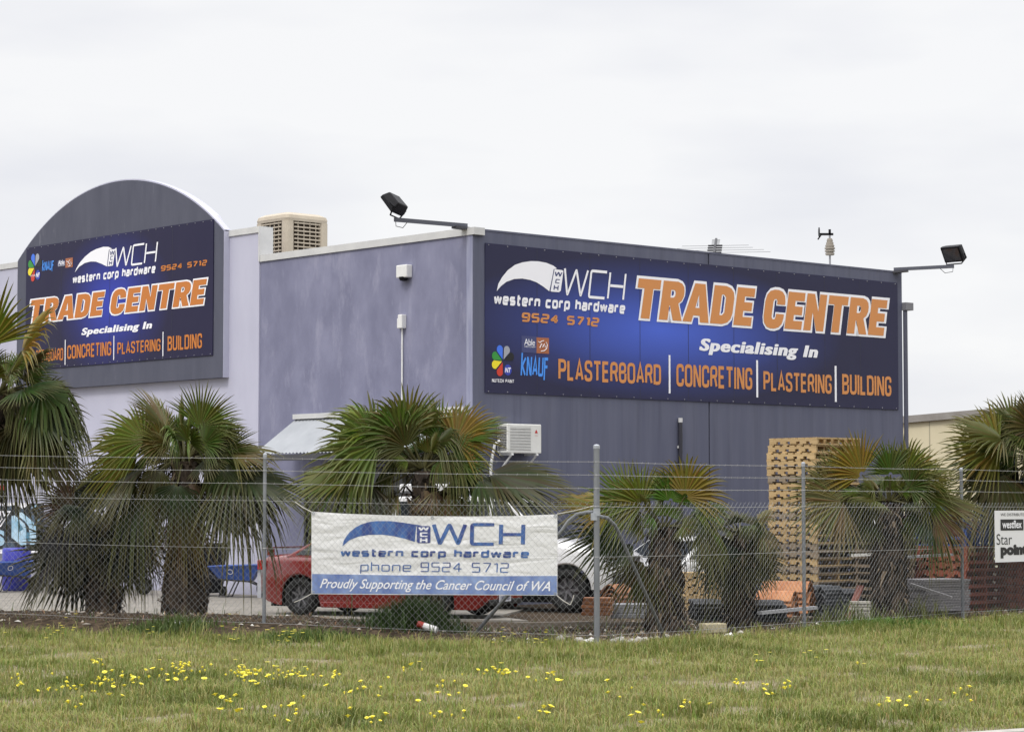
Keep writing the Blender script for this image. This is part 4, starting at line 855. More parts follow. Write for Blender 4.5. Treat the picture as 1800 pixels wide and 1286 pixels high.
def palm(label, px, Y, crown_py, leaves, seed, tr=.22, fill=10, fr=1.0, low=-35, dead=4, green=1.0, base_px=None, hang=1.0):
    """leaves: (angle in degrees seen from the road, reach in metres, how it is turned: f open, e on edge, w wilted, d dead)"""
    rng = random.Random(seed); c = at(px, crown_py, Y); gx, gy = (c.x if base_px is None else at(base_px, 900, Y).x), c.y; gz = H(gx, gy)
    g = thing('fan_palm', label, 'palm tree', (gx, gy, gz), 0, 'fan palms behind the chain-link fence')
    mb = MB(); n = 14; prof = []; hh = c.z-gz-.05; rows = 14
    for i in range(rows+1):
        q = i/rows; r_ = tr*(1.4-.62*q)*(1+.06*math.sin(9*q+seed)); cc = Vector((gx+(c.x-gx)*q, gy+(c.y-gy)*q, gz-.15+(hh+.15)*q))
        prof.append([cc + Vector((math.cos(2*math.pi*k/n), math.sin(2*math.pi*k/n), 0))*r_*rng.uniform(.80, 1.15) for k in range(n)])
    loft(mb, prof); t_o = mb.build('trunk', m_trunk, g, smooth=False)
    mb = MB()
    for i in range(int(330*(hh/1.5)**.5)):
        q = rng.random()*.98; a = rng.uniform(0, 6.283); r_ = tr*(1.35-.58*q); cc = Vector((gx+(c.x-gx)*q, gy+(c.y-gy)*q, gz+hh*q)); o = Vector((math.cos(a), math.sin(a), 0)); tng = Vector((-o.y, o.x, 0))
        L = rng.uniform(.10, .34); wd = rng.uniform(.012, .045); up_ = rng.choice((1, 1, .5, -.7, -.9)); p0 = cc+o*r_*.85; p1 = p0+o*L*.45+Vector((0, 0, L*.55*up_))+tng*L*rng.uniform(-.3, .3); p2 = p1+o*L*rng.uniform(-.1, .5)+Vector((0, 0, L*rng.uniform(-.8, .5)))
        tn = rng.choice(((.05, .035, .024), (.075, .055, .036), (.022, .017, .013), (.12, .09, .06), (.015, .012, .010)))
        mb.add([p0-tng*wd, p0+tng*wd, p1-tng*wd*.6, p1+tng*wd*.6, p2], [(0, 1, 3, 2), (2, 3, 4)], 0, tn)
    mb.build('leaf_base', m_boot, t_o)
    mb = MB(); mbd = MB(); LV = [(A, D, k, rng.uniform(-.35, .35) if k != 'd' else -.35, True) for A, D, k in leaves]
    mean = sum(l[1] for l in leaves)/len(leaves)*fr
    for i in range(fill):
        az = i*2.39996+seed; el = R(62-(62-low)*(i+.5)/fill); d = Vector((math.cos(az)*math.cos(el), abs(math.sin(az))*math.cos(el)*rng.choice((1, 1, -.5)), math.sin(el)))
        A = math.degrees(math.atan2(d.z, d.x)); m = math.hypot(d.x, d.z); LV.append((A, mean*rng.uniform(.7, .95), rng.choice('feeww'), d.y/max(.25, m), False))
    for i in range(int(fill*1.3)):
        A = rng.uniform(low, 180-low); LV.append((A, mean*rng.uniform(.45, .66), rng.choice('ffew'), rng.uniform(-.9, .9), None))
    for A, D, kind, e_, main in LV:
        ar = R(A); d = Vector((math.cos(ar), e_, math.sin(ar))); d2 = d.normalized(); pl_ = D*.44; rad = D*.66*rng.uniform(.92, 1.08)
        st = c + Vector((d2.x, d2.y, 0))*tr*.4; sag = .05 if kind in 'fe' else .16
        sh = 1/max(.6, math.hypot(d2.x, d2.z)) if main else 1
        P = [st + d2*(pl_*sh*t_) + Vector((0, 0, -sag*pl_*t_*t_)) for t_ in (0, .33, .66, 1)]
        e = (P[3]-P[2]).normalized(); bl = (e + Vector((0, 0, -.10 if kind in 'fe' else -.45))).normalized()
        inpl = Vector((-math.sin(ar), 0, math.cos(ar)));  inpl = inpl if inpl.z >= 0 or abs(inpl.z) < .3 else -inpl
        tw = rng.uniform(-.3, .3)
        up_ = {'f': Vector((rng.uniform(-.35, .35), -1, .45)), 'e': inpl*1.0 + Vector((0, -.38, 0)), 'w': Vector((tw, -.55, .9)), 'd': Vector((tw, -1, .3))}[kind]
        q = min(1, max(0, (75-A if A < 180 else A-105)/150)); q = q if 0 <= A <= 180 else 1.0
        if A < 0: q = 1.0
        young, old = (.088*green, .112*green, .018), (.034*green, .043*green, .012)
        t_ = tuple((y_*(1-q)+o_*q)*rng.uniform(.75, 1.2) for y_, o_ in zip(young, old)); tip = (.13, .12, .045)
        r0 = rng.random()
        if kind == 'd': t_ = rng.choice(((.17, .125, .055), (.14, .105, .04), (.20, .16, .09))); tip = tuple(x*1.2 for x in t_)
        elif not main: t_ = tuple(x*(.7 if main is False else .9) for x in t_)  # filler fronds tinted darker: inner crown shade put into the leaf colour
        elif r0 < .20: t_ = (t_[0]*1.8, t_[1]*1.35, t_[2])
        elif r0 < .30: t_ = (.105, .09, .03)
        tgt = mbd if kind == 'd' else mb
        k0 = len(tgt.v); tgt.tube(P, [.026, .018, .014, .012], 5); tgt.c += [(.075, .07, .025)]*(len(tgt.v)-k0)
        dr = {'f': rng.uniform(.10, .35), 'e': rng.uniform(.12, .4), 'w': rng.uniform(.8, 1.2), 'd': .35}[kind]*hang
        fan(tgt, P[3], bl, up_, rad, t_, tip, dr, rng, .22, {'f': rng.uniform(80, 104), 'e': rng.uniform(62, 85), 'w': rng.uniform(75, 100), 'd': rng.uniform(35, 60)}[kind], 34, {'f': .05, 'e': .25, 'w': .35, 'd': .4}[kind])
    mb.build('crown', m_leaf, g)
    for i in range(dead):
        az = rng.uniform(0, 6.283); d = Vector((math.cos(az), math.sin(az), -.25)).normalized(); pl_ = mean*rng.uniform(.12, .25)
        st = c + Vector((0, 0, -.12-.3*rng.random())); P = [st, st+d*pl_*.6, st+d*pl_+Vector((0, 0, -.12))]
        t_ = rng.choice(((.15, .11, .06), (.10, .07, .04), (.06, .045, .03), (.12, .10, .045)))
        k0 = len(mbd.v); mbd.tube(P, .012, 4); mbd.c += [t_]*(len(mbd.v)-k0)
        fan(mbd, P[2], Vector((d.x*.22, d.y*.22, -1)), Vector((d.x, d.y, .2)), mean*rng.uniform(.28, .42), t_, tuple(x*1.25 for x in t_), .1, rng, .0, rng.uniform(38, 75), 20, .5)
    if mbd.v: mbd.build('dead_frond', m_leaf, g)
    return g
def lv(Y, *L): return [(a, d*Y/F_PX, k) for a, d, k in L]
palm('tallest fan palm at the left edge, its fronds overlapping the arched sign', -4, 37.7, 690, lv(37.7, (97, 195, 'f'), (62, 195, 'e'), (28, 160, 'w'), (12, 165, 'w'), (-3, 178, 'w'), (-26, 165, 'e'), (-48, 200, 'e'), (-72, 175, 'f'), (-85, 190, 'f'), (130, 170, 'f'), (165, 180, 'w'), (200, 180, 'w'), (235, 180, 'f'), (45, 110, 'f'), (-60, 130, 'w')), 1, tr=.22, fill=14, low=-45, dead=6, hang=1.15, base_px=-62)
palm('fan palm with a thick shaggy trunk in front of the pale wall', 325, 36.6, 805, lv(36.6, (68, 140, 'f'), (55, 118, 'f'), (117, 142, 'e'), (150, 165, 'f'), (170, 168, 'f'), (186, 190, 'f'), (200, 170, 'e'), (11, 158, 'e'), (-4, 178, 'w'), (-14, 222, 'e'), (-24, 190, 'w'), (-42, 172, 'f'), (232, 132, 'f'), (214, 185, 'w'), (-88, 175, 'd'), (-70, 90, 'w'), (250, 100, 'w')), 12, tr=.25, fill=15, low=-25, dead=5)
palm('low dark fan palm drooping to the ground left of the shaggy trunk', 185, 37.4, 915, lv(37.4, (150, 120, 'f'), (185, 130, 'w'), (205, 150, 'f'), (228, 165, 'f'), (250, 150, 'f'), (-80, 130, 'f'), (-55, 120, 'f'), (-30, 110, 'w'), (5, 100, 'w'), (60, 90, 'f'), (100, 90, 'f'), (215, 175, 'e')), 5, tr=.22, fill=16, low=-62, dead=6, green=.30, hang=1.1)
palm('broad fan palm rising behind the white banner', 745, 35.7, 822, lv(35.7, (134, 200, 'e'), (109, 158, 'f'), (86, 135, 'e'), (147, 190, 'f'), (122, 150, 'f'), (166, 236, 'w'), (158, 200, 'f'), (177, 232, 'e'), (46, 160, 'f'), (64, 130, 'f'), (42, 168, 'e'), (17, 112, 'f'), (4, 128, 'w'), (-2, 240, 'e'), (-10, 205, 'e'), (192, 190, 'w'), (207, 165, 'e'), (226, 130, 'e'), (-62, 105, 'f'), (-45, 115, 'd'), (-75, 100, 'd')), 26, tr=.20, fill=11, low=2, dead=3, fr=.8)
palm('fan palm with a dark skirted trunk just right of the strain post', 1168, 36.2, 925, lv(36.2, (62, 142, 'f'), (97, 118, 'e'), (80, 110, 'f'), (143, 145, 'f'), (128, 120, 'f'), (158, 190, 'e'), (181, 155, 'f'), (211, 120, 'e'), (12, 130, 'w'), (-3, 110, 'w'), (245, 150, 'f'), (30, 110, 'e')), 8, tr=.25, fill=5, low=5, dead=5, green=1.1, fr=.8)
palm('small drooping fan palm over the black roof tiles beside the pale pallets', 1300, 37.2, 935, lv(37.2, (42, 75, 'e'), (8, 75, 'w'), (-28, 80, 'w'), (-62, 95, 'f'), (-84, 115, 'f'), (195, 80, 'w'), (222, 100, 'w'), (250, 115, 'f'), (140, 60, 'e')), 15, tr=.18, fill=9, low=-60, dead=5, green=.65, hang=1.2)
palm('bushy fan palm on a wide brown trunk in front of the cream building', 1562, 39.6, 880, lv(39.6, (66, 118, 'f'), (50, 122, 'f'), (88, 110, 'f'), (128, 142, 'f'), (150, 140, 'f'), (164, 148, 'f'), (178, 158, 'f'), (36, 125, 'e'), (4, 160, 'e'), (-8, 145, 'd'), (-16, 130, 'w'), (-42, 80, 'f'), (192, 120, 'f'), (-60, 95, 'e'), (18, 110, 'f'), (215, 90, 'f')), 33, tr=.27, fill=14, low=-25, dead=5, fr=.85)
palm('fan palm cut by the right edge of the picture above the white board', 1832, 42.6, 805, lv(42.6, (160, 158, 'f'), (150, 170, 'e'), (128, 140, 'f'), (108, 130, 'f'), (174, 160, 'f'), (193, 158, 'w'), (208, 150, 'f'), (222, 130, 'w'), (60, 130, 'f'), (20, 150, 'f'), (-20, 150, 'w'), (245, 120, 'w')), 41, tr=.25, fill=14, low=-35, dead=5, green=.8)

# ------------------------------------------------------------------ vehicles
m_tyre = mat('tyre_rubber', (.012, .012, .012), .85); m_well = mat('wheel_well', (.006, .006, .006), .95)
m_cglass = mat('car_glass', (.018, .022, .026), .06, spec=.6); m_rim = mat('alloy_rim', (.16, .16, .17), .4, metal=.6); m_trim = mat('black_trim', (.014, .014, .015), .6)
m_chr = mat('bright_trim', (.5, .5, .5), .25, metal=.8)
def wheel(g, x, y, r_, wd, steel=False):
    e = bpy.data.objects.new('wheel', None); COL.objects.link(e); e.parent = g; e.location = (x, y, r_)
    M = Matrix.Rotation(R(90), 4, 'X'); s = -1 if y < 0 else 1
    mb = MB(); mb.lathe([(r_*.62, -wd/2), (r_*.9, -wd/2), (r_*.98, -wd*.38), (r_, -wd*.2), (r_, wd*.2), (r_*.98, wd*.38), (r_*.9, wd/2), (r_*.62, wd/2), (r_*.60, wd*.3), (r_*.6, -wd*.3), (r_*.62, -wd/2)], 32, M); mb.build('tyre', m_tyre, e, local=True, smooth=True)
    mb = MB(); mb.lathe([(0, s*-wd*.18), (r_*.16, s*-wd*.2), (r_*.2, s*-wd*.1), (r_*.55, s*-wd*.06), (r_*.6, s*-wd*.3), (r_*.62, s*-wd*.42)], 28, M)
    for k in range(7):
        a = 2*math.pi*k/7; c = Vector((math.cos(a), 0, math.sin(a))); mb.beam(c*r_*.14+Vector((0, s*wd*.24, 0)), c*r_*.58+Vector((0, s*wd*.3, 0)), r_*.12, .03, up=(0, 1, 0))
    mb.build('rim', m_rim, e, local=True)
def ip(P, x):
    for (a, za), (b, zb_) in zip(P[:-1], P[1:]):
        if a <= x <= b: t = (x-a)/(b-a) if b > a else 0; return za+(zb_-za)*t
    return P[-1][1] if x > P[-1][0] else P[0][1]
def vehicle(name, label, cat, loc, rz, L, W, top, low, axles, rw, paint, cab, roofz, belt, pillars, plan, tumble=.80, ww=.2, well=.06):
    """x forward from the tail (0) to the nose (L); top/low/plan are profiles along x; cab = (rear base, rear top, front top, front base)"""
    g = thing(name, label, cat, loc, rz); hw_ = W/2; xs = sorted(set(list(np.linspace(0, L, 90)) + [a+s*(rw+well)*k for a in axles for s in (-1, 1) for k in (1.0, .97, .9, .75, .5)]+list(axles)))
    rings = []
    for x in xs:
        zl = ip(low, x)
        for a in axles:
            d = abs(x-a); ra = rw+well
            if d < ra: zl = max(zl, rw*.98+math.sqrt(ra*ra-d*d))
        zt_ = ip(top, x); wv = hw_*ip(plan, x); zm = min(max(zl+.04, .42*zt_+.15), zt_-.12); zs = zt_-.07
        zl = min(zl, zt_-.16); flare = max([max(0, 1-abs(x-a)/(rw+.16)) for a in axles])*.022
        h = [(wv*.955+flare, zl), (wv*.99+flare, max(zl+.02, zm-.1)), (wv+flare*.5, max(zl+.04, zm)), (wv*.985, max(zl+.06, zs-.06)), (wv*.955, zs+.02), (wv*.86, zt_-.005), (wv*.45, zt_+.02)]
        rings.append([(x, -a, b) for a, b in h] + [(x, a, b) for a, b in reversed(h)])
    mb = MB(); n = len(rings[0]); V = [p_ for r_ in rings for p_ in r_]; F = [(i*n+k, i*n+k+1, (i+1)*n+k+1, (i+1)*n+k) for i in range(len(rings)-1) for k in range(n-1)]
    F += [tuple(range(n)), tuple((len(rings)-1)*n+k for k in range(n-1, -1, -1))]
    mb.add(V, F); mb.build('body', paint, g, local=True, smooth=True)
    mb = MB(); mb.box((L/2, 0, .37), (L*.93, W*.74, .46)); mb.build('underbody', m_well, g, local=True)
    for a in axles:
        for s in (-1, 1): wheel(g, a, s*(hw_-ww/2-.015), rw, ww)
    b0, t0, t1, b1 = cab; wr = hw_*tumble; wb_ = hw_*.955
    zb0, zb1 = ip(top, b0)-.03, ip(top, b1)-.03
    sp = lambda x, z: wb_+(wr-wb_)*min(1, max(0, (z-belt)/(roofz-belt)))
    mb = MB(); th = .05
    side = [(b0, zb0), (t0, roofz-.05), (t0+.12, roofz), (t1-.12, roofz), (t1, roofz-.05), (b1, zb1)]
    V = [(x, -sp(x, z), z) for x, z in side] + [(x, sp(x, z), z) for x, z in side]; k = len(side)
    F = [tuple(range(k)), tuple(range(2*k-1, k-1, -1))] + [(i, i+1, k+i+1, k+i) for i in range(k-1)]
    mb.add(V, F); mb.build('cabin', paint, g, local=True, bevel=.03)
    def z_at(q, hi=True): return belt+.03
    for s in (-1, 1):
        ws = []
        for (xa, xb) in pillars:
            def xr(z): return b0+(t0-b0)*min(1, max(0, (z-zb0)/(roofz-.05-zb0)))
            def xf(z): return b1+(t1-b1)*min(1, max(0, (z-zb1)/(roofz-.05-zb1)))
            zl_, zh = belt+.04, roofz-.09
            P = [(max(xa, xr(zl_)+.09), zl_), (max(xa, xr(zh)+.07), zh), (min(xb, xf(zh)-.07), zh), (min(xb, xf(zl_)-.09), zl_)]
            mb = MB(); mb.add([(x, s*(sp(x, z)+.004+(.004 if z < zh else 0)), z) for x, z in P], [(0, 1, 2, 3)]); mb.build('side_window', m_cglass, g, local=True)
    for nm, (xa, za), (xb, zb_) in (('windscreen', (b1, zb1), (t1, roofz-.05)), ('rear_window', (b0, zb0), (t0, roofz-.05))):
        q0 = (xa+(xb-xa)*.08, za+(zb_-za)*.08); q1 = (xa+(xb-xa)*.92, za+(zb_-za)*.92); o_ = .007*(1 if nm == 'windscreen' else -1)
        w0_, w1_ = sp(*q0)-.07, sp(*q1)-.06
        mb = MB(); mb.add([(q0[0]+o_, -w0_, q0[1]+.006), (q0[0]+o_, w0_, q0[1]+.006), (q1[0]+o_, w1_, q1[1]+.006), (q1[0]+o_, -w1_, q1[1]+.006)], [(0, 1, 2, 3)]); mb.build(nm, m_cglass, g, local=True)
    return g
def vpart(g, name, m, c, s, rz=0.0, bevel=.015, M=None):
    mb = MB(); mb.box(c, s, M); return mb.build(name, m, g, local=True, bevel=bevel)
m_red = mat('red_car_paint', (.155, .017, .015), .2, (.18, .021, .018), 1.0, spec=.5, coat=.6); m_wht = mat('white_car_paint', (.66, .66, .66), .25, (.70, .70, .70), 1.0, spec=.5, coat=.5)
# red sedan
A_R = R(-28); rx, ry = math.cos(A_R), math.sin(A_R)
q = at(452, 1000, 41.1); P0 = Vector((q.x, q.y, .034)) + Vector((-ry, rx, 0))*.84
rc = vehicle('red_sedan', 'red sedan parked behind the white banner with a boot spoiler', 'car', P0, A_R, 4.35, 1.70,
    [(0, .93), (.12, 1.0), (.75, 1.03), (1.2, 1.02), (3.0, .98), (3.4, .93), (4.0, .80), (4.25, .70), (4.35, .58)], [(0, .38), (.12, .24), (.4, .17), (3.9, .15), (4.2, .15), (4.35, .26)],
    (.86, 3.48), .315, m_red, (.55, 1.25, 2.35, 3.05), 1.40, .98, ((.75, 1.55), (1.62, 2.85)), [(0, .84), (.2, .94), (.6, 1), (3.6, 1), (4.0, .95), (4.25, .82), (4.35, .66)])
mb = MB(); mb.add([(x, y, z) for y in (-.66, .66) for x, z in ((-.02, 1.10), (.22, 1.13), (.24, 1.15), (-.03, 1.13))], [(0, 1, 2, 3), (4, 7, 6, 5), (0, 4, 5, 1), (1, 5, 6, 2), (2, 6, 7, 3), (3, 7, 4, 0)]); mb.box((.12, -.6, 1.06), (.14, .05, .12)); mb.box((.12, .6, 1.06), (.14, .05, .12)); mb.build('spoiler', m_red, rc, local=True, bevel=.01)
for s in (-1, 1):
    vpart(rc, 'tail_light', ink('tail_red', (.35, .01, .01), .15), (.05, s*.60, .84), (.16, .40, .17)); vpart(rc, 'headlight', mat('headlight_glass', (.45, .46, .48), .1), (4.06, s*.58, .66), (.22, .36, .12))
    mb = MB(); mb.box((2.62, s*.90, 1.03), (.12, .16, .11)); mb.build('mirror', m_red, rc, local=True, bevel=.03)
    vpart(rc, 'door_handle', m_red, (1.75, s*.835, .82), (.18, .04, .035)); vpart(rc, 'side_skirt', m_red, (2.16, s*.80, .19), (1.75, .06, .10))
vpart(rc, 'grille', m_trim, (4.335, 0, .52), (.05, .62, .09)); vpart(rc, 'bumper', m_red, (4.28, 0, .36), (.20, 1.30, .22), bevel=.06); vpart(rc, 'air_dam', m_trim, (4.32, 0, .27), (.14, 1.15, .10), bevel=.02)
pl_o = vpart(rc, 'number_plate', ink('plate_white', (.55, .56, .60)), (4.398, -.05, .335), (.012, .40, .125), bevel=0)
mb = MB(); VF = font_mesh('1BDS 657', .02); xs_ = max(a for a, b in VF[0]); mb.add([(4.406, -.225+a/xs_*.35, .300+b*.09) for a, b in VF[0]], VF[1]); mb.build('lettering', ink('plate_navy', (.03, .04, .12)), pl_o, local=True)
# white four-wheel drive
A_W = R(-22); wx, wy = math.cos(A_W), math.sin(A_W); q = at(668, 1000, 43.6); P0 = Vector((q.x, q.y, .034)) + Vector((-wy, wx, 0))*.86
fw = vehicle('white_wagon', 'tall white four-wheel drive wagon parked behind the banner at the building corner', 'car', P0, A_W, 4.55, 1.76,
    [(0, 1.12), (.2, 1.16), (3.2, 1.24), (3.5, 1.22), (4.2, 1.10), (4.45, 1.0), (4.55, .85)], [(0, .5), (.2, .40), (4.3, .38), (4.55, .5)], (.9, 3.62), .37, m_wht, (.02, .22, 2.42, 3.28), 2.02, 1.18, ((.3, 1.2), (1.28, 2.1), (2.18, 3.1)), [(0, .94), (.2, 1), (4.0, 1), (4.35, .93), (4.55, .8)], tumble=.84, ww=.25, well=.09)
mb = MB()
for y in (-.66, .66): mb.beam((.35, y, 2.10), (2.3, y, 2.10), .04, .04)
for x in (.5, 1.1, 1.7, 2.2): mb.beam((x, -.7, 2.07), (x, .7, 2.07), .05, .03)
mb.build('roof_rack', m_rim, fw, local=True)
vpart(fw, 'roof_box', m_wht, (.9, 0, 2.17), (1.3, 1.2, .16), bevel=.04)
for s in (-1, 1):
    vpart(fw, 'headlight', mat('headlight_glass', (.45, .46, .48), .1), (4.44, s*.62, .88), (.12, .26, .18)); mb = MB(); mb.box((2.98, s*.98, 1.32), (.12, .2, .2)); mb.build('mirror', m_trim, fw, local=True, bevel=.03)
vpart(fw, 'bumper', m_trim, (4.55, 0, .56), (.16, 1.7, .2), bevel=.04); vpart(fw, 'grille', m_trim, (4.53, 0, .86), (.05, .9, .2)); vpart(fw, 'tail_light', ink('tail_red', (.35, .01, .01), .15), (-.005, -.72, .95), (.06, .16, .3)); vpart(fw, 'tail_light', ink('tail_red', (.35, .01, .01), .15), (-.005, .72, .95), (.06, .16, .3))
mb = MB(); mb.tube([(3.3, -.78, 1.2), (3.3, -.80, 2.0)], .006, 4); mb.build('antenna', m_trim, fw, local=True)
# small white hatchback by the sign wall
A_H = R(-128); q = at(1098, 1000, 44.0); hx, hy = math.cos(A_H), math.sin(A_H); P0 = Vector((q.x, q.y, .0)) - Vector((hx, hy, 0))*3.3 + Vector((-hy, hx, 0))*.0
hb = vehicle('white_hatchback', 'small white hatchback parked between the fan palm trunk and the charcoal wall', 'car', P0, A_H, 3.4, 1.55,
    [(0, .85), (.15, .9), (2.4, .90), (2.8, .84), (3.2, .72), (3.4, .55)], [(0, .4), (.15, .24), (3.2, .22), (3.4, .34)], (.6, 2.75), .28, m_wht, (.05, .45, 1.6, 2.45), 1.30, .86, ((.3, 1.1), (1.16, 2.3)), [(0, .85), (.2, .95), (.5, 1), (2.9, 1), (3.2, .92), (3.4, .72)])
for s in (-1, 1): vpart(hb, 'headlight', mat('headlight_glass', (.45, .46, .48), .1), (3.25, s*.5, .62), (.16, .24, .12)); mb = MB(); mb.lathe([(0, .0), (.09, 0), (.1, -.04)], 16, Matrix.Translation((3.37, s*.42, .42)) @ Matrix.Rotation(R(90), 4, 'Y')); mb.build('fog_light', m_trim, hb, local=True)
vpart(hb, 'grille', m_trim, (3.38, 0, .42), (.04, .6, .07))

# ------------------------------------------------------------------ pallets
woods = [mat('new_pine', (.38, .26, .12), .8, (.50, .36, .185), 5, (.4, 6, 6), vary=.16), mat('weathered_pine', (.19, .15, .105), .85, (.28, .22, .155), 5, (.4, 6, 6), vary=.15)]
m_prot = mat('red_brown_pallet', (.26, .078, .048), .8, (.34, .11, .07), 6, (.5, 5, 5), vary=.15); m_pblu = mat('blue_pallet', (.045, .10, .38), .75, (.08, .16, .46), 6, (.5, 5, 5), vary=.15)
m_notch = mat('notch_shadow', (.012, .010, .008), .95)
def pallet(name, m, label, cat, group, La=1.16, Lb=1.16, hh=.135):
    """bearers run along x, boards along y"""
    g = thing(name, label, cat, (0, 0, 0), 0, group); random.seed(3)
    mb = MB()
    for i in range(7): mb.box((-La/2+.05+(La-.1)*i/6, 0, hh-.013), (.115, Lb, .026))
    mb.build('deck', m, g, local=True)
    mb = MB()
    for i in (0, 2, 4, 6): mb.box((-La/2+.05+(La-.1)*i/6, 0, .012), (.115, Lb, .024))
    mb.build('base', m, g, local=True)
    for y in (-Lb/2+.02, 0, Lb/2-.02):
        mb = MB(); mb.prism([(-La/2, .025)] + [q_ for x_ in (-.36, -.12, .12, .36) for q_ in ((x_-.045, .025), (x_-.045, .068), (x_+.045, .068), (x_+.045, .025))] + [(La/2, .025), (La/2, hh-.027), (-La/2, hh-.027)], Matrix.Translation((0, y, 0)) @ Matrix.Rotation(R(90), 4, 'X'), -.02, .02); mb.build('bearer', m, g, local=True)
    return g
def stack(proto_fn, base, rz, n, hh, desc, group, mats_=None, jit=.025, first=None):
    proto = None
    for i in range(n):
        k = n-i
        lab = (f'topmost pallet of the {desc}' if k == 1 else f'bottom pallet of the {desc}' if i == 0 else f'{ORD[k]} pallet from the top of the {desc}')
        loc = (base[0]+random.uniform(-jit, jit), base[1]+random.uniform(-jit, jit), base[2]+i*hh); r_ = rz+R(random.uniform(-1.6, 1.6))
        if proto is None: proto = proto_fn(lab, group); proto.location = loc; proto.rotation_euler = (0, 0, r_); o = proto
        else: o = dup(proto, loc, r_, lab)
        if mats_:
            mm = random.choice(mats_)
            for ch in o.children:
                ch.data = ch.data.copy() if ch.data.materials[0] != mm else ch.data; ch.data.materials[0] = mm
WANG = math.atan2(D1.y, D1.x)
# tall stack: vertical edge nearest the camera at px 1437
ed = at(1437, 1000, 42.6); c = Vector((ed.x, ed.y, 0)) + (D1*-1)*-.0 + (-N1)*.58 + D1*.58
HH_ = .135; n_p = int(round((at(1437, 769, 43.2).z-.02)/HH_))
stack(lambda l, gp: pallet('wooden_pallet', woods[0], l, 'pallet', gp), (c.x, c.y, 0.0), WANG+R(90), n_p, HH_, 'tall pale pallet stack against the charcoal wall', 'pale pallets in the tall stack', [woods[0], woods[0], woods[0], woods[1]])
# low pale pallets behind the palm
c = at(1232, 1040, 43.4); stack(lambda l, gp: pallet('wooden_pallet', woods[0], l, 'pallet', gp, .7, .7), (c.x, c.y+.3, 0.0), R(4), 5, HH_, 'low pale stack left of the black tiles', 'pale pallets in the low stack')
c = at(1545, 1040, 43.0); stack(lambda l, gp: pallet('wooden_pallet', woods[1], l, 'pallet', gp, 1.0, 1.0), (c.x, c.y+.5, 0.0), WANG, 11, HH_, 'short stack right of the tall one', 'weathered pallets in the short stack', [woods[1]])
# red brown pallets, with blue pallets on top of one stack
PIT = .145
c = at(1690, 1060, 43.4); stack(lambda l, gp: pallet('red_pallet', m_prot, l, 'pallet', gp, 1.16, 1.16, .14), (c.x+.10, c.y+.55, 0), WANG+R(90), 8, PIT, 'red brown pallet stack under the blue pallets', 'red brown pallets under the blue ones')
stack(lambda l, gp: pallet('blue_pallet', m_pblu, l, 'pallet', gp, 1.16, 1.16, .14), (c.x+.14, c.y+.57, 8*PIT), WANG, 5, PIT, 'blue pallet pile on the red brown stack', 'blue pallets on the red brown stack', jit=.06)
c2 = at(1775, 1060, 43.6); stack(lambda l, gp: pallet('red_pallet', m_prot, l, 'pallet', gp, 1.16, 1.16, .14), (c2.x+.50, c2.y+.55, 0), WANG+R(90), 8, PIT, 'red brown pallet stack below the white board', 'red brown pallets at the right edge')
stack(lambda l, gp: pallet('blue_pallet', m_pblu, l, 'pallet', gp, 1.16, 1.16, .14), (c2.x+.48, c2.y+.57, 8*PIT), WANG, 4, PIT, 'blue pallet pile behind the white board', 'blue pallets behind the white board', jit=.06)

# ------------------------------------------------------------------ roof tiles, boards and other yard stock
m_terra = mat('terracotta', (.27, .105, .045), .8, (.40, .19, .09), 6, vary=.3); m_blk = mat('black_tile', (.018, .019, .022), .6, (.032, .034, .04), 6, vary=.2); m_gry = mat('grey_tile', (.075, .08, .09), .7, (.11, .115, .125), 6, vary=.15)
def tile(name, m, label, group, L=.62, W=.34, waves=1, th=.016):
    n = 14*waves; up_, dn = [], []
    for i in range(n+1):
        u = i/n; z = (math.sin(math.pi*u) if waves == 1 else .5-.5*math.cos(2*math.pi*u*waves))*(W*.40 if waves == 1 else .065); up_.append((u*W-W/2, z+th)); dn.append((u*W-W/2, z))
    mb = MB(); mb.prism(up_+dn[::-1], Matrix(((0, 0, 1, 0), (1, 0, 0, 0), (0, 1, 0, 0), (0, 0, 0, 1))), -L/2, L/2)
    o = mb.build(name, m, None); return tag(o, label, 'roof tile', group, 'thing')
def tile_pile(name, m, c, rz, n, pitch, desc, group, tilt=0.0, jit=.02, **kw):
    pr_ = None
    for i in range(n):
        k = n-i; lab = (f'topmost tile of the {desc}' if k == 1 else f'bottom tile of the {desc}' if i == 0 else f'{ORD[k]} tile from the top of the {desc}')
        if pr_ is None: pr_ = tile(name, m, lab, group, **kw); o = pr_
        else: o = pr_.copy(); COL.objects.link(o); o['label'] = lab
        o.location = (c[0]+random.uniform(-jit, jit), c[1]+random.uniform(-jit, jit), c[2]+i*pitch); o.rotation_euler = (R(random.uniform(-2, 2)), tilt, rz+R(random.uniform(-4, 4)))
RT = R(-26)
c = at(1388, 1058, 39.6); tile_pile('ridge_tile', m_terra, (c.x, c.y+.15, .12), RT, 5, .085, 'taller terracotta pile beside the fence post', 'ridge tiles in the taller pile', L=.80, W=.42)
c = at(1366, 1066, 38.9); tile_pile('ridge_tile', m_terra, (c.x, c.y, .10), RT, 4, .08, 'shorter terracotta pile left of the taller one', 'ridge tiles in the shorter pile', L=.62, W=.40)
for px, py, Y, n_, ds in ((1350, 1074, 38.2, 5, 'black tile pile under the terracotta tiles'), (1300, 1076, 38.4, 7, 'black tile pile under the small drooping palm'), (1240, 1074, 38.6, 5, 'black tile pile left of the small drooping palm')):
    c = at(px, py, Y); tile_pile('roof_tile', m_blk, (c.x, c.y, .06), R(4), n_, .062, ds, ds.replace('pile', 'piles'), L=.46, W=.62, waves=3)
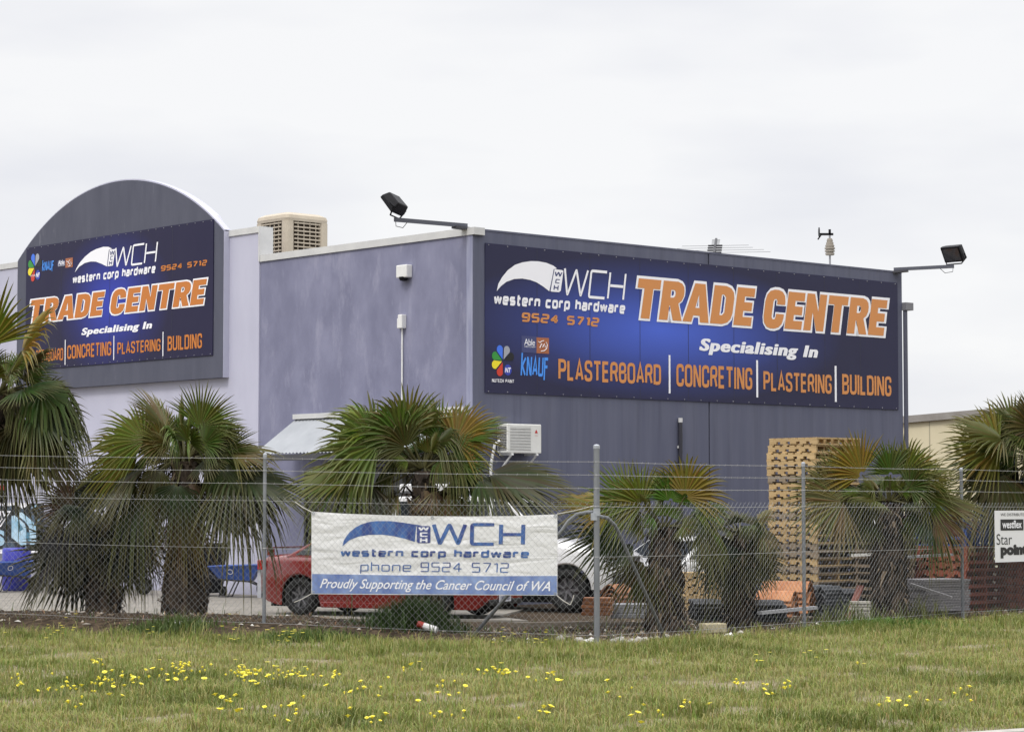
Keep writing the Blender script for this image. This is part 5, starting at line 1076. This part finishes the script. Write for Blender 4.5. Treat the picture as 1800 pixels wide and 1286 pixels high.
for px, py, Y, n_, ds in ((1447, 1074, 40.0, 8, 'grey tile pile right of the fence post'), (1480, 1076, 40.2, 7, 'grey tile pile beside the leaning red board')):
    c = at(px, py, Y); tile_pile('roof_tile', m_gry, (c.x, c.y, .05), R(40), n_, .062, ds, ds.replace('pile', 'piles'), L=.46, W=.52, waves=3)
c = at(1050, 1064, 37.6)
def flat_pile(name, m, c, rz, n, size, pitch, desc, cat, group, word):
    pr_ = None
    for i in range(n):
        k = n-i; lab = (f'topmost {word} of the {desc}' if k == 1 else f'bottom {word} of the {desc}' if i == 0 else f'{ORD[k]} {word} from the top of the {desc}')
        if pr_ is None: mb = MB(); mb.box((0, 0, size[2]/2), size); pr_ = mb.build(name, m, None, bevel=.008); tag(pr_, lab, cat, group); o = pr_
        else: o = pr_.copy(); COL.objects.link(o); o['label'] = lab
        o.location = (c[0]+random.uniform(-.02, .02), c[1]+random.uniform(-.02, .02), c[2]+i*pitch); o.rotation_euler = (0, 0, rz+R(random.uniform(-3, 3)))
flat_pile('clay_paver', m_terra, (c.x, c.y, .18), R(-8), 5, (.46, .34, .05), .056, 'clay paver pile beside the strain post', 'paver', 'clay pavers in the pile', 'paver')
c = at(1085, 1050, 38.6); tile_pile('ridge_tile', m_terra, (c.x, c.y, .34), R(60), 3, .07, 'ridge tile heap behind the strain post', 'ridge tiles behind the strain post', L=.5, W=.34)
c = at(1108, 1072, 38.0); flat_pile('concrete_slab', mat('slab_grey', (.20, .205, .22), .85, (.28, .285, .30), 5), (c.x, c.y, .12), R(-5), 3, (.62, .5, .07), .075, 'grey slab pile left of the dark palm trunk', 'slab', 'grey slabs in the pile', 'slab')
m_old = mat('old_timber', (.15, .125, .095), .9, (.26, .22, .17), 6, (.5, 5, 5), vary=.2); m_redt = mat('red_timber', (.16, .06, .045), .85, (.22, .09, .07), 6)
def plank(name, label, m, a, b, wd, h, cat='board'):
    mb = MB(); a, b = Vector(a), Vector(b); mb.beam(a, b, wd, h); o = mb.build(name, m, None, origin=(a+b)/2); return tag(o, label, cat)
P_ = lambda px, py, Y: at(px, py, Y)
def gp(px, Y, z): q = at(px, 900, Y); return Vector((q.x, q.y, z))
plank('timber_board', 'long weathered board lying on the dirt right of the strain post', m_old, gp(1000, 36.4, .10), gp(1165, 37.2, .07), .14, .05)
plank('timber_board', 'thin pale board lying across the dirt below the clay pavers', m_old, gp(1040, 36.0, .17), gp(1150, 36.6, .09), .09, .03)
plank('timber_board', 'dark board lying on the dirt in front of the red sedan bumper', m_old, gp(905, 35.6, .13), gp(1035, 36.6, .1), .2, .06)
plank('metal_channel', 'pale grey metal channel lying in front of the terracotta tiles', mat('channel_grey', (.34, .34, .35), .5), gp(1334, 37.0, .24), gp(1432, 38.2, .27), .09, .05, 'channel')
plank('timber_board', 'red painted board leaning beside the grey tiles', m_redt, gp(1488, 39.2, .02), gp(1512, 39.8, .56), .12, .03)
plank('timber_board', 'white board end sticking out right of the tall pallet stack', mat('white_board', (.55, .54, .5), .7), gp(1500, 42.0, 1.02), gp(1548, 41.7, 1.05), .2, .05)
plank('timber_board', 'grey board lying on stock behind the bushy palm trunk', mat('slab_grey', (.3, .3, .32), .8), gp(1592, 42.4, .98), gp(1672, 42.6, 1.02), .2, .04)
plank('timber_board', 'pale grey board leaning across the grey sheets', mat('grey_board', (.30, .29, .29), .85), gp(1600, 40.6, .56), gp(1672, 40.4, .34), .14, .04)
g = thing('sheet_stack', 'stack of weathered grey sheets standing right of the bushy palm trunk', 'sheet stack', gp(1640, 41.2, 0)); m_sh = mat('grey_sheet', (.19, .18, .19), .85, (.27, .26, .26), 5, (1, 1, 12))
mb = MB()
for i in range(12): mb.box((random.uniform(-.02, .02), random.uniform(-.02, .02), .12+i*.045), (1.0, .7, .038), Matrix.Rotation(R(30+random.uniform(-2, 2)), 3, 'Z'))
mb.build('sheet', m_sh, g, local=True); mb = MB(); mb.box((-.3, 0, .05), (.1, .7, .1), Matrix.Rotation(R(30), 3, 'Z')); mb.box((.3, 0, .05), (.1, .7, .1), Matrix.Rotation(R(30), 3, 'Z')); mb.build('bearer', m_old, g, local=True)
# maroon steel storage rack behind the bushy palm
g = thing('steel_rack', 'maroon steel rack of dark stock behind the bushy palm', 'rack', gp(1625, 44.4, 0)); m_mar = mat('maroon_paint', (.055, .016, .020), .6, (.08, .025, .03), 4)
for x in (-1.0, 0, 1.0):
    for y in (-.4, .4): mb = MB(); mb.box((x, y, .85), (.07, .07, 1.7)); mb.build('upright', m_mar, g, local=True)
for z in (.25, .75, 1.25, 1.68): mb = MB(); mb.box((0, 0, z), (2.07-.14, .86, .06)); mb.build('shelf', m_mar, g, local=True)
mb = MB()
for z in (.29, .79, 1.29):
    for i in range(6): mb.box((-.8+i*.32, random.uniform(-.05, .05), z+.12+.05*(i % 3)/2), (.26, .6, .22+.05*(i % 3)))
mb.build('stock', mat('dark_stock', (.02, .018, .022), .8, (.05, .045, .05), 3), g, local=True)
rr = random.Random(9); mb = MB(); nn = 9
V = [(-.32+.64*i/nn+rr.uniform(-.02, .02), -.25+.5*j/nn, .05+rr.uniform(0, .22)*math.sin(math.pi*i/nn)*math.sin(math.pi*j/nn)) for i in range(nn+1) for j in range(nn+1)]
mb.add(V, [(i*(nn+1)+j, (i+1)*(nn+1)+j, (i+1)*(nn+1)+j+1, i*(nn+1)+j+1) for i in range(nn) for j in range(nn)])
o = mb.build('plastic_film', m_wp, None); q = gp(1532, 42.6, 11*HH_-.03); o.location = q; tag(o, 'crumpled white plastic film lying on top of the short stack right of the tall one', 'plastic film')
c = at(1512, 1072, 39.4); flat_pile('timber_offcut', mat('pale_offcut', (.30, .28, .24), .85, (.40, .38, .33), 6, vary=.2), (c.x, c.y, .02), R(-8), 6, (.34, .22, .045), .052, 'pale timber pile by the red leaning board', 'offcut', 'timber offcuts in the pile', 'offcut')
# sandstone block
b_ = gp(1252, 36.0, .0); b_.z = H(b_.x, b_.y); mb = MB(); mb.box((0, 0, .07), (.36, .24, .15), Matrix.Rotation(R(25), 3, 'Z')); o = mb.build('stone_block', mat('sandstone', (.36, .31, .19), .9, (.46, .41, .27), 8, bump=.4), None, origin=(0, 0, 0), bevel=.02); o.location = b_; tag(o, 'cream sandstone block lying by the foot of the right-hand fence brace', 'stone block')

# ------------------------------------------------------------------ wheelbarrows, bin and posters by the pale wall
m_tray = mat('barrow_blue', (.025, .075, .30), .35, (.035, .09, .36), 2, spec=.5); m_fr = mat('barrow_frame', (.03, .03, .035), .5)
def wheelbarrow(label):
    g = thing('wheelbarrow', label, 'wheelbarrow', (0, 0, 0), 0, 'blue wheelbarrows along the pale wall')
    mb = MB(); lo = [(-.38, -.20, .42), (.34, -.16, .36), (.34, .16, .36), (-.38, .20, .42)]; hi = [(-.58, -.36, .68), (.58, -.30, .72), (.58, .30, .72), (-.58, .36, .68)]
    mb.add(lo+hi, [(0, 1, 2, 3), (0, 4, 5, 1), (1, 5, 6, 2), (2, 6, 7, 3), (3, 7, 4, 0)]); t_ = mb.build('tray', m_tray, g, local=True); so = t_.modifiers.new('t', 'SOLIDIFY'); so.thickness = .012
    mb = MB(); mb.tube(hi+hi[:1], .016, 6); mb.build('rim', m_tray, t_, local=True)
    mb = MB()
    for s in (-1, 1): mb.tube([(.62, s*.05, .2), (.30, s*.17, .35), (-.40, s*.22, .40), (-.95, s*.27, .58)], .018, 6); mb.tube([(-.25, s*.2, .38), (-.36, s*.23, .02), (-.16, s*.23, .02), (.0, s*.18, .36)], .016, 6)
    mb.build('frame', m_fr, g, local=True)
    for s in (-1, 1): mb = MB(); mb.tube([(-.95, s*.27, .58), (-1.08, s*.28, .62)], .024, 8); mb.build('grip', m_black, g, local=True)
    wheel(g, .62, 0, .19, .1)
    mb = MB(); mb.lathe([(.05, 0), (.065, 0)], 20, Matrix.Translation((-.1, -.285, .565)) @ Matrix.Rotation(R(90+28), 4, 'X')); mb.build('logo', WHITE, t_, local=True)
    return g
w1 = wheelbarrow('blue wheelbarrow with a round white logo behind the red sedan boot')
q = gp(418, 48.6, .034); w1.location = q; w1.rotation_euler = (0, 0, R(-6)); w1.scale = (.92, .92, .92)
for px, Y, rz, lab in ((20, 51.5, 30, 'blue wheelbarrow below the black poster at the left edge'), (130, 50.5, -10, 'blue wheelbarrow right of the black poster, behind the low dark palm'), (205, 50, 8, 'blue wheelbarrow half hidden behind the low dark palm and shaggy trunk')):
    q = gp(px, Y, .034); dup(w1, q, R(rz), lab)
# blue poly drum by the black poster
g = thing('plastic_drum', 'round violet blue plastic drum beside the wheelbarrow under the black poster', 'drum', gp(30, 52.4, .034)); m_dr = mat('drum_blue', (.03, .03, .30), .35, (.04, .05, .36), 2)
mb = MB(); mb.lathe([(0, 0), (.28, 0), (.31, .05), (.31, .3), (.325, .33), (.31, .36), (.31, .62), (.325, .65), (.31, .68), (.31, .88), (.28, .93), (0, .94)], 28); mb.build('barrel', m_dr, g, local=True, smooth=True)
mb = MB(); mb.lathe([(0, .94), (.05, .94), (.05, .98), (0, .98)], 12, Matrix.Translation((.15, 0, 0))); mb.build('bung', m_black, g, local=True)
# black wheelie bin behind the shaggy trunk
q = gp(362, 49.4, .034); g = thing('wheelie_bin', 'black wheelie bin standing by the pale wall behind the shaggy palm trunk', 'bin', q, R(-40)); m_bin = mat('bin_black', (.012, .012, .014), .5)
mb = MB(); mb.add([(x*(.25 if z < .5 else .30), y*(.27 if z < .5 else .33), z) for z in (.06, 1.0) for x, y in ((-1, -1), (1, -1), (1, 1), (-1, 1))], [(0, 3, 2, 1), (4, 5, 6, 7), (0, 1, 5, 4), (1, 2, 6, 5), (2, 3, 7, 6), (3, 0, 4, 7)]); mb.build('body', m_bin, g, local=True, bevel=.03)
mb = MB(); mb.box((0, 0, 1.03), (.66, .70, .05)); mb.box((.34, 0, 1.06), (.06, .6, .06)); mb.build('lid', m_bin, g, local=True, bevel=.02)
for y in (-.24, .24): mb = MB(); mb.lathe([(0, -.03), (.1, -.03), (.1, .03), (0, .03)], 16, Matrix.Translation((.27, y, .1)) @ Matrix.Rotation(R(90), 4, 'X')); mb.build('wheel', m_tyre, g, local=True)
# black and blue poster board on the pale wall
BO = .30
s_a2, z_a2 = PF.sz(75, 884, BO); s_b2 = PF.sz(-70, 884, BO)[0]; z_b2 = PF.sz(75, 970, BO)[1]
g = thing('poster_board', 'black and icy blue poster board with a pale arrow emblem at the left edge', 'sign', PF.pt((s_a2+s_b2)/2, z_b2, BO))
m_ice = mat('ice_print', (.006, .007, .010), .35, (.10, .16, .24), 3.2, (1, 1, 1), 8, .52, .72)
mb = MB(); mb.prism([(s_a2, z_b2), (s_b2, z_b2), (s_b2, z_a2), (s_a2, z_a2)], MF, BO-.03, BO); mb.build('board', m_ice, g)
mb = MB()
for s in (s_a2+.1, s_b2-.1): mb.beam(PF.pt(s, .03, BO-.06), PF.pt(s, z_a2-.1, BO-.06), .05, .05)
mb.build('leg', m_steel, g)
ICE = mat('icy_ink', (.22, .42, .58), .4, (.50, .66, .78), 2.5); IC2 = mat('deep_ice_ink', (.04, .14, .22), .4, (.08, .25, .36), 3)
iv = lambda pts: cv(pts, 0, 840, 4.946)
plane_poly(PF, iv([(158, 300), (190, 296), (285, 375), (312, 420), (316, 590), (262, 590), (250, 420), (215, 372), (160, 330)]), BO+.003).build('arrow_mark', ICE, g)
plane_poly(PF, iv([(100, 330), (128, 322), (215, 395), (228, 440), (228, 608), (205, 600), (100, 515)]), BO+.003).build('arrow_mark', ICE, g)
plane_poly(PF, iv([(150, 375), (158, 372), (205, 440), (160, 470)]), BO+.006).build('arrow_gap', IC2, g)
plane_poly(PF, iv([(230, 470), (258, 470), (258, 560), (230, 520)]), BO+.005).build('arrow_shade', IC2, g)
plane_poly(PF, iv([(0, 215), (260, 215), (200, 268), (140, 230), (90, 240), (0, 240)]), BO+.003).build('ice_shard', WHITE, g)
plane_poly(PF, iv([(0, 618), (370, 628), (372, 645), (0, 655)]), BO+.003).build('ice_shard', WHITE, g)
plane_poly(PF, iv([(285, 240), (322, 232), (300, 262), (270, 258)]), BO+.003).build('ice_shard', ICE, g); plane_poly(PF, iv([(322, 365), (372, 330), (372, 345), (330, 375)]), BO+.003).build('ice_shard', ICE, g)
yv = font_mesh('y', .06, .2); txt(PF, g, 'outline_lettering', WHITE, yv, (-6, 915), (19, 915), (5, 925.5), (10, 897.5), BO+.005); txt(PF, g, 'dark_lettering', BK, font_mesh('y', .0, .2), (-3, 915), (16, 915), (5, 922.5), (10, 900), BO+.009)
txt(PF, g, 'blue_lettering', ICE, font_mesh('S', .05), (-10, 950), (8, 950), (3, 959), (3, 931), BO+.005)
s_c2, z_c2 = PF.sz(10, 852, .05); s_d2, z_d2 = PF.sz(-25, 886, .05)
g = thing('wall_notice', 'small dark notice with a red band fixed to the pale wall at the left edge', 'sign', PF.pt(s_c2, z_d2, .05))
mb = MB(); mb.prism([(s_c2, z_d2), (s_d2, z_d2), (s_d2, z_c2), (s_c2, z_c2)], MF, .031, .045); mb.build('panel', BK, g)
mb = MB(); zr = z_c2-.12; mb.add([PF.pt(a, b, .048) for a, b in ((s_c2, zr), (s_d2, zr), (s_d2, z_c2), (s_c2, z_c2))], [(0, 1, 2, 3)]); mb.build('band', ink('notice_red', (.30, .03, .02)), g)

# ------------------------------------------------------------------ grass, weeds and flowers of the verge
def fast_mesh(name, co, quads, tris, col, m):
    me = bpy.data.meshes.new(name); me.vertices.add(len(co)); me.vertices.foreach_set('co', co.astype(np.float32).ravel())
    li = np.concatenate([quads.ravel(), tris.ravel()]).astype(np.int32); me.loops.add(len(li)); me.loops.foreach_set('vertex_index', li)
    nq, ntr = len(quads), len(tris); me.polygons.add(nq+ntr); me.polygons.foreach_set('loop_start', np.concatenate([np.arange(nq)*4, nq*4+np.arange(ntr)*3]).astype(np.int32))
    me.update(calc_edges=True); ca = me.color_attributes.new('tint', 'FLOAT_COLOR', 'POINT'); ca.data.foreach_set('color', np.concatenate([col, np.ones((len(col), 1))], 1).astype(np.float32).ravel())
    me.materials.append(m); o = bpy.data.objects.new(name, me); COL.objects.link(o); return o
m_grass = mat('grass_blade', (1, 1, 1), .6, attr='tint', spec=.25, trans=.3)
def blades(x, y, z, h, wd, az, lean, col, col_tip):
    n = len(x); d = np.stack([np.cos(az), np.sin(az), np.zeros(n)], 1); s = np.stack([-np.sin(az), np.cos(az), np.zeros(n)], 1)
    b = np.stack([x, y, z], 1); up = np.array([0, 0, 1.0]); w_ = wd[:, None]/2; hh = h[:, None]; ln = lean[:, None]
    mid = b + up*hh*.58 + d*hh*ln*.30; tip = b + up*hh*(1-.35*ln) + d*hh*ln
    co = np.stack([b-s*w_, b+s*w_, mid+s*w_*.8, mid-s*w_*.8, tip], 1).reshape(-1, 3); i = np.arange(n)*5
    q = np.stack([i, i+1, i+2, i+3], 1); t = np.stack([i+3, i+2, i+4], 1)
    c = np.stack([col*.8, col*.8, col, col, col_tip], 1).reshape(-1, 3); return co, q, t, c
rg = np.random.default_rng(11)
N_ = 460000
yy = 18.4 + (46-18.4)*rg.random(N_)**1.25; xx = (rg.random(N_)*2-1)*(.2143*yy+1.3)
k_ = (xx-KO.x)*KN.x+(yy-KO.y)*KN.y; zn = zone(xx, yy); df_, dl_, dr_ = fdist(xx, yy); a_ = (xx-FA.x)*DL.x+(yy-FA.y)*DL.y
cl_ = wob(xx, yy, 1.1, .7); c2_ = wob(xx, yy, 3.1, 2.1); c3_ = wob(xx, yy*.7, .45, 4.0)
keep = (k_ < -.02) & (rg.random(N_) < np.clip(1-zn*1.02, 0, 1)*(.55+.45*np.clip(.5+c2_, 0, 1))) & (df_ < 1.2)
xx, yy, cl_, c2_, c3_, df_, a_ = (v[keep] for v in (xx, yy, cl_, c2_, c3_, df_, a_)); n_ = len(xx)
near = sst(-df_, -.2, 1.6)*(1-sst(-df_, 1.6, 3.4))
lush = np.clip(.32 + .75*c3_ + .60*cl_ + .25*near*(xx > 3.2) + .30*near*(xx < -1.2), 0, 1)
dry = rg.random(n_) > (.33 + .55*lush)
hh_ = (.75+.6*np.clip(.5+.5*c3_+.3*cl_, 0, 1))*(.04 + .05*rg.random(n_) + .045*np.clip(c2_+.4, 0, 1) + .07*near*(rg.random(n_)))*np.where(dry, 1.15, 1.0)*np.where(rg.random(n_) < .04, 1.7, 1)*(1+.9*sst(wob(xx, yy, 2.4, 6.1), .45, .8))*(1-.45*sst(-((xx-KO.x)*KN.x+(yy-KO.y)*KN.y), 1.5, 0.2))
gcol = np.stack([.150+.06*rg.random(n_), .195+.06*rg.random(n_), .036+.015*rg.random(n_)], 1)*(.68+.55*(1-lush))[:, None]
dcol = np.stack([.25+.09*rg.random(n_), .235+.085*rg.random(n_), .085+.04*rg.random(n_)], 1)
col_ = np.where(dry[:, None], dcol, gcol); tipc = np.where(dry[:, None], dcol*1.15, gcol*1.05+np.array([.05, .035, .01])*rg.random(n_)[:, None])
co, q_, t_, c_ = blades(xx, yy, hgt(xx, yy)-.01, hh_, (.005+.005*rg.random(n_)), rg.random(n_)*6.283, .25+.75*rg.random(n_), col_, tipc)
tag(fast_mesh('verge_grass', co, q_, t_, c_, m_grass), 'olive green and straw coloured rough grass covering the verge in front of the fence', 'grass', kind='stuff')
# sparse dry weeds and mulch along the dirt strip
n2 = 16000; xx = (rg.random(n2)*2-1)*9.5; yy = 30+rg.random(n2)*13; df_, dl_, dr_ = fdist(xx, yy); kp = (df_ > -.4) & (df_ < 3.6) & (rg.random(n2) < .75*np.clip(.45+wob(xx, yy, 1.9, .3)+.3*wob(xx, yy, 4.1, 1.), .03, 1)) & (np.abs(xx) < .2143*yy+1.2)
xx, yy = xx[kp], yy[kp]; n2 = len(xx); st_ = rg.random(n2) < .62
c1_ = np.where(st_[:, None], np.stack([.24+.14*rg.random(n2), .185+.1*rg.random(n2), .11+.06*rg.random(n2)], 1), np.stack([.08+.05*rg.random(n2), .11+.05*rg.random(n2), .035+.01*rg.random(n2)], 1))
co, q_, t_, c_ = blades(xx, yy, hgt(xx, yy)-.01, np.where(st_, .05+.09*rg.random(n2), .08+.22*rg.random(n2)**2), .007+.009*rg.random(n2), rg.random(n2)*6.283, np.where(st_, .9+1.2*rg.random(n2), .2+.5*rg.random(n2)), c1_, c1_*1.1)
tag(fast_mesh('weed_litter', co, q_, t_, c_, m_grass), 'dry straw and sparse weeds scattered over the bare dirt under the palms', 'weeds', kind='stuff')
# mulch chips, twigs and pebbles
n3 = 5200; xx = (rg.random(n3)*2-1)*9.5; yy = 30+rg.random(n3)*13; df_, dl_, dr_ = fdist(xx, yy); kp = (df_ > -.35) & (df_ < 3.6) & (np.abs(xx) < .2143*yy+1.2); xx, yy = xx[kp], yy[kp]; n3 = len(xx)
zz_ = hgt(xx, yy); az = rg.random(n3)*6.283; ln = .02+.06*rg.random(n3)**2; wd = .008+.02*rg.random(n3); th = .008+.025*rg.random(n3)
d_ = np.stack([np.cos(az)*ln, np.sin(az)*ln, .3*ln*(rg.random(n3)-.3)], 1); s_ = np.stack([-np.sin(az)*wd, np.cos(az)*wd, 0*wd], 1); b_ = np.stack([xx, yy, zz_+.004], 1); u_ = np.stack([0*th, 0*th, th], 1)
co = np.stack([b_-d_-s_, b_+d_-s_*.7, b_+d_*.8+s_, b_-d_*.7+s_*.8, b_+u_], 1).reshape(-1, 3); i = np.arange(n3)*5
t_ = np.concatenate([np.stack([i+a, i+(a+1) % 4, i+4], 1) for a in range(4)]); tone = rg.choice(5, n3, p=[.38, .24, .2, .12, .06]); pal = np.array([[.035, .025, .018], [.11, .08, .055], [.20, .155, .11], [.30, .27, .23], [.5, .48, .44]]); c_ = np.repeat(pal[tone], 5, 0)
tag(fast_mesh('mulch_chips', co, np.zeros((0, 4), int), t_, c_, mat('mulch', (1, 1, 1), .9, attr='tint', spec=.15)), 'brown bark chips, twigs and pale pebbles strewn over the dirt along the fence', 'mulch', kind='stuff')
# rank green clumps
def tussock(name, label, px, Y, w_, h_, n, green, seed):
    r_ = np.random.default_rng(seed); c = at(px, 1000, Y); gx = r_.normal(0, w_*.33, n); gy = r_.normal(0, .22, n); x, y = c.x+gx, c.y+gy; z = hgt(x, y)
    h = h_*(.35+.65*r_.random(n))*np.exp(-(gx/(w_*.75))**2); cc = np.array(green)*(0.7+.6*r_.random(n))[:, None]
    co, q_, t_, c_ = blades(x, y, z-.02, h, .010+.010*r_.random(n), r_.random(n)*6.283, .15+.6*r_.random(n), cc, cc*1.25)
    o = fast_mesh(name, co-np.array([c.x, c.y, H(c.x, c.y)]), q_, t_, c_, m_grass); o.location = (c.x, c.y, H(c.x, c.y)); return tag(o, label, 'weed clump')
tussock('grass_clump', 'tall dark green weed clump below the middle of the banner', 728, 34.35, 1.05, .62, 1500, (.045, .075, .022), 1)
tussock('grass_clump', 'low green grass clump in front of the shaggy palm trunk', 300, 34.6, 1.3, .26, 900, (.075, .11, .03), 2)
tussock('grass_clump', 'green grass clump in front of the fence right of the left line post', 540, 33.2, 1.5, .24, 900, (.08, .12, .03), 3)
tussock('grass_clump', 'bright green grass clump between the two right-hand line posts', 1560, 37.0, 2.0, .26, 1500, (.085, .15, .028), 4)
tussock('grass_clump', 'thin weeds standing at the foot of the wide brown palm trunk', 1500, 38.6, 1.3, .55, 220, (.12, .14, .045), 5)
tussock('grass_clump', 'weeds standing in front of the grey sheets', 1610, 39.3, 1.0, .62, 130, (.13, .14, .05), 6)
# yellow flowers
m_pet = mat('yellow_petal', (.86, .74, .04), .6, (.90, .82, .14), 30, trans=.2); m_stem = mat('flower_stem', (.10, .14, .04), .7)
def flower(big):
    mb = MB(); r_ = .030 if big else .022; hz_ = .17
    for k in range(11):
        a = 2*math.pi*k/11; d = Vector((math.cos(a), math.sin(a), .25)); s = Vector((-math.sin(a), math.cos(a), 0)); b = Vector((0, 0, hz_))
        mb.add([b+d*r_*.2-s*r_*.10, b+d*r_*.75-s*r_*.24, b+d*r_*1.05, b+d*r_*.75+s*r_*.24, b+d*r_*.2+s*r_*.10], [(0, 1, 2, 3, 4)], 0)
    mb.lathe([(0, hz_+.016), (r_*.4, hz_+.012), (r_*.45, hz_), (r_*.2, hz_-.012), (0, hz_-.014)], 8, None, 0)
    mb.tube([(0, 0, hz_-.01), (.008, .004, .09), (0, 0, 0)], .0025, 4, 1)
    return mb.build('yellow_flower', [m_pet, m_stem], None)
protos = [flower(True), flower(False)]
patches = [((110, 1112), 30, 16, .25), ((8, 1105), 16, 5, .2), ((265, 1115), 10, 4, .2), ((405, 1127), 22, 9, .2), ((508, 1124), 30, 18, .18), ((890, 1127), 26, 9, .2), ((950, 1128), 26, 8, .2), ((150, 1215), 65, 26, .5), ((215, 1205), 45, 20, .5), ((320, 1190), 50, 34, .5), ((420, 1188), 34, 24, .5), ((440, 1204), 16, 12, .25), ((505, 1192), 40, 26, .5), ((30, 1203), 22, 7, .3), ((180, 1178), 20, 8, .3), ((405, 1250), 32, 13, .3), ((500, 1262), 28, 9, .3), ((640, 1226), 40, 9, .4), ((590, 1195), 30, 8, .3), ((730, 1190), 30, 6, .4), ((870, 1195), 34, 18, .4), ((800, 1222), 40, 8, .4), ((960, 1205), 40, 10, .4), ((1080, 1226), 26, 7, .3), ((1130, 1264), 36, 9, .3), ((1200, 1250), 40, 8, .4), ((650, 1272), 36, 7, .4), ((1300, 1207), 50, 10, .4), ((1375, 1207), 24, 12, .3), ((1330, 1164), 18, 6, .3), ((1430, 1155), 40, 7, .4), ((1520, 1185), 14, 4, .3), ((1560, 1250), 26, 8, .3), ((1675, 1230), 34, 9, .4), ((1610, 1240), 30, 5, .4), ((1340, 1232), 40, 5, .5), ((790, 1265), 60, 7, .5), ((960, 1262), 50, 6, .5), ((140, 1257), 12, 4, .3)]
pos = []
for (px, py), sx, n, sy in patches:
    for _ in range(n if px < 1000 else (n*2)//3):
        y0 = py + random.gauss(0, 7); x0 = px + random.gauss(0, sx*.55); Yg = EYE*F_PX/max(205, (y0+10-HZ)); q = at(x0, 900, Yg)
        if fdist(q.x, Yg)[0] < .3: pos.append((q.x, Yg))
pos.sort(key=lambda t: t[1]); rest = pos[300:]; pos = pos[:300]; used = [False, False]
for i, (x, y) in enumerate(pos):
    k = 0 if random.random() < .6 else 1
    if used[k]: o = protos[k].copy(); COL.objects.link(o)
    else: o = protos[k]; used[k] = True
    sc = random.uniform(.6, 1.15); o.location = (x, y, H(x, y)); o.scale = (sc, sc, random.uniform(.7, 1.15)); o.rotation_euler = (R(random.uniform(-14, 30)), R(random.uniform(-18, 18)), random.uniform(0, 6.28))
    tag(o, 'small bright yellow daisy flower on a thin stem in the rough verge grass', 'flower', 'yellow flowers dotted over the verge')
co, fc, mi = [], [], []
for x, y in rest:
    k = len(co); z = H(x, y)+random.uniform(.10, .22); r_ = random.uniform(.022, .034)
    co += [(x+r_*math.cos(a), y+r_*math.sin(a), z+r_*.35) for a in np.linspace(0, 6.283, 8)[:-1]] + [(x, y, z+.006), (x-.003, y, z), (x+.003, y, z), (x, y, H(x, y))]
    fc += [(k+i, k+(i+1) % 7, k+7) for i in range(7)] + [(k+8, k+9, k+10)]; mi += [0]*7+[1]
mb = MB(); mb.v, mb.f, mb.m = co, fc, mi; tag(mb.build('flower_scatter', [m_pet, m_stem]), 'distant yellow flowers in the grass near the fence', 'flowers', kind='stuff')
# litter and rubble
def rock(name, label, cat, px, Y, size, m, seed, flat=.6):
    rr = random.Random(seed); mb = MB(); bmx = bmesh.new(); bmesh.ops.create_icosphere(bmx, subdivisions=2, radius=1)
    V = [(v.co.x*size*rr.uniform(.75, 1.2), v.co.y*size*.8*rr.uniform(.7, 1.2), v.co.z*size*flat*rr.uniform(.7, 1.2)) for v in bmx.verts]; F = [tuple(v.index for v in f.verts) for f in bmx.faces]; bmx.free()
    mb.add(V, F); o = mb.build(name, m, None); q = at(px, 1000, Y); o.location = (q.x, q.y, H(q.x, q.y)+size*flat*.4); o.rotation_euler = (rr.uniform(-.3, .3), rr.uniform(-.3, .3), rr.uniform(0, 6)); return tag(o, label, cat)
m_pap = mat('white_paper', (.66, .64, .62), .8, (.72, .71, .70), 8); m_rub = mat('pale_rubble', (.34, .32, .29), .9, (.46, .44, .41), 12)
rock('paper_scrap', 'crumpled white paper scrap on the dirt in front of the shaggy palm trunk', 'litter', 322, 34.8, .075, m_pap, 1, .7)
rock('paper_scrap', 'flat torn white paper on the dirt left of the crumpled scrap', 'litter', 300, 35.0, .09, m_pap, 2, .3)
rock('plastic_bag', 'crumpled white plastic bag on the dirt right of the fence brace foot', 'litter', 1281, 34.0, .085, m_pap, 3, .8)
rock('paper_scrap', 'white crumpled paper at the foot of the strain post', 'litter', 1038, 33.1, .10, m_pap, 4, .6)
for k, (px, Y) in enumerate(((1065, 33.0), (1078, 33.1), (1090, 33.2), (1102, 33.2), (1113, 33.3), (1122, 33.3), (1083, 33.5), (1135, 33.6), (1018, 33.2), (1155, 34.0), (1170, 34.2), (985, 33.6), (1445, 37.4), (1300, 35.0))):
    rock('rubble_stone', 'pale broken stone lying in the row of rubble along the fence foot', 'stone', px, Y, .045+.02*(k % 3), m_rub, 20+k, .7)['group'] = 'pale rubble along the fence foot'
can = at(752, 1104, 33.9); g = thing('drink_carton', 'crushed white and red carton lying on the grass under the banner', 'litter', (can.x, can.y, H(can.x, can.y)+.05), R(-20))
mb = MB(); mb.tube([(-.14, 0, .06), (.14, 0, -.02)], .045, 10); mb.build('carton', m_pap, g, local=True); mb = MB(); mb.tube([(-.15, 0, .063), (-.06, 0, .037)], .047, 10); mb.build('label_band', ink('notice_red', (.30, .03, .02)), g, local=True)
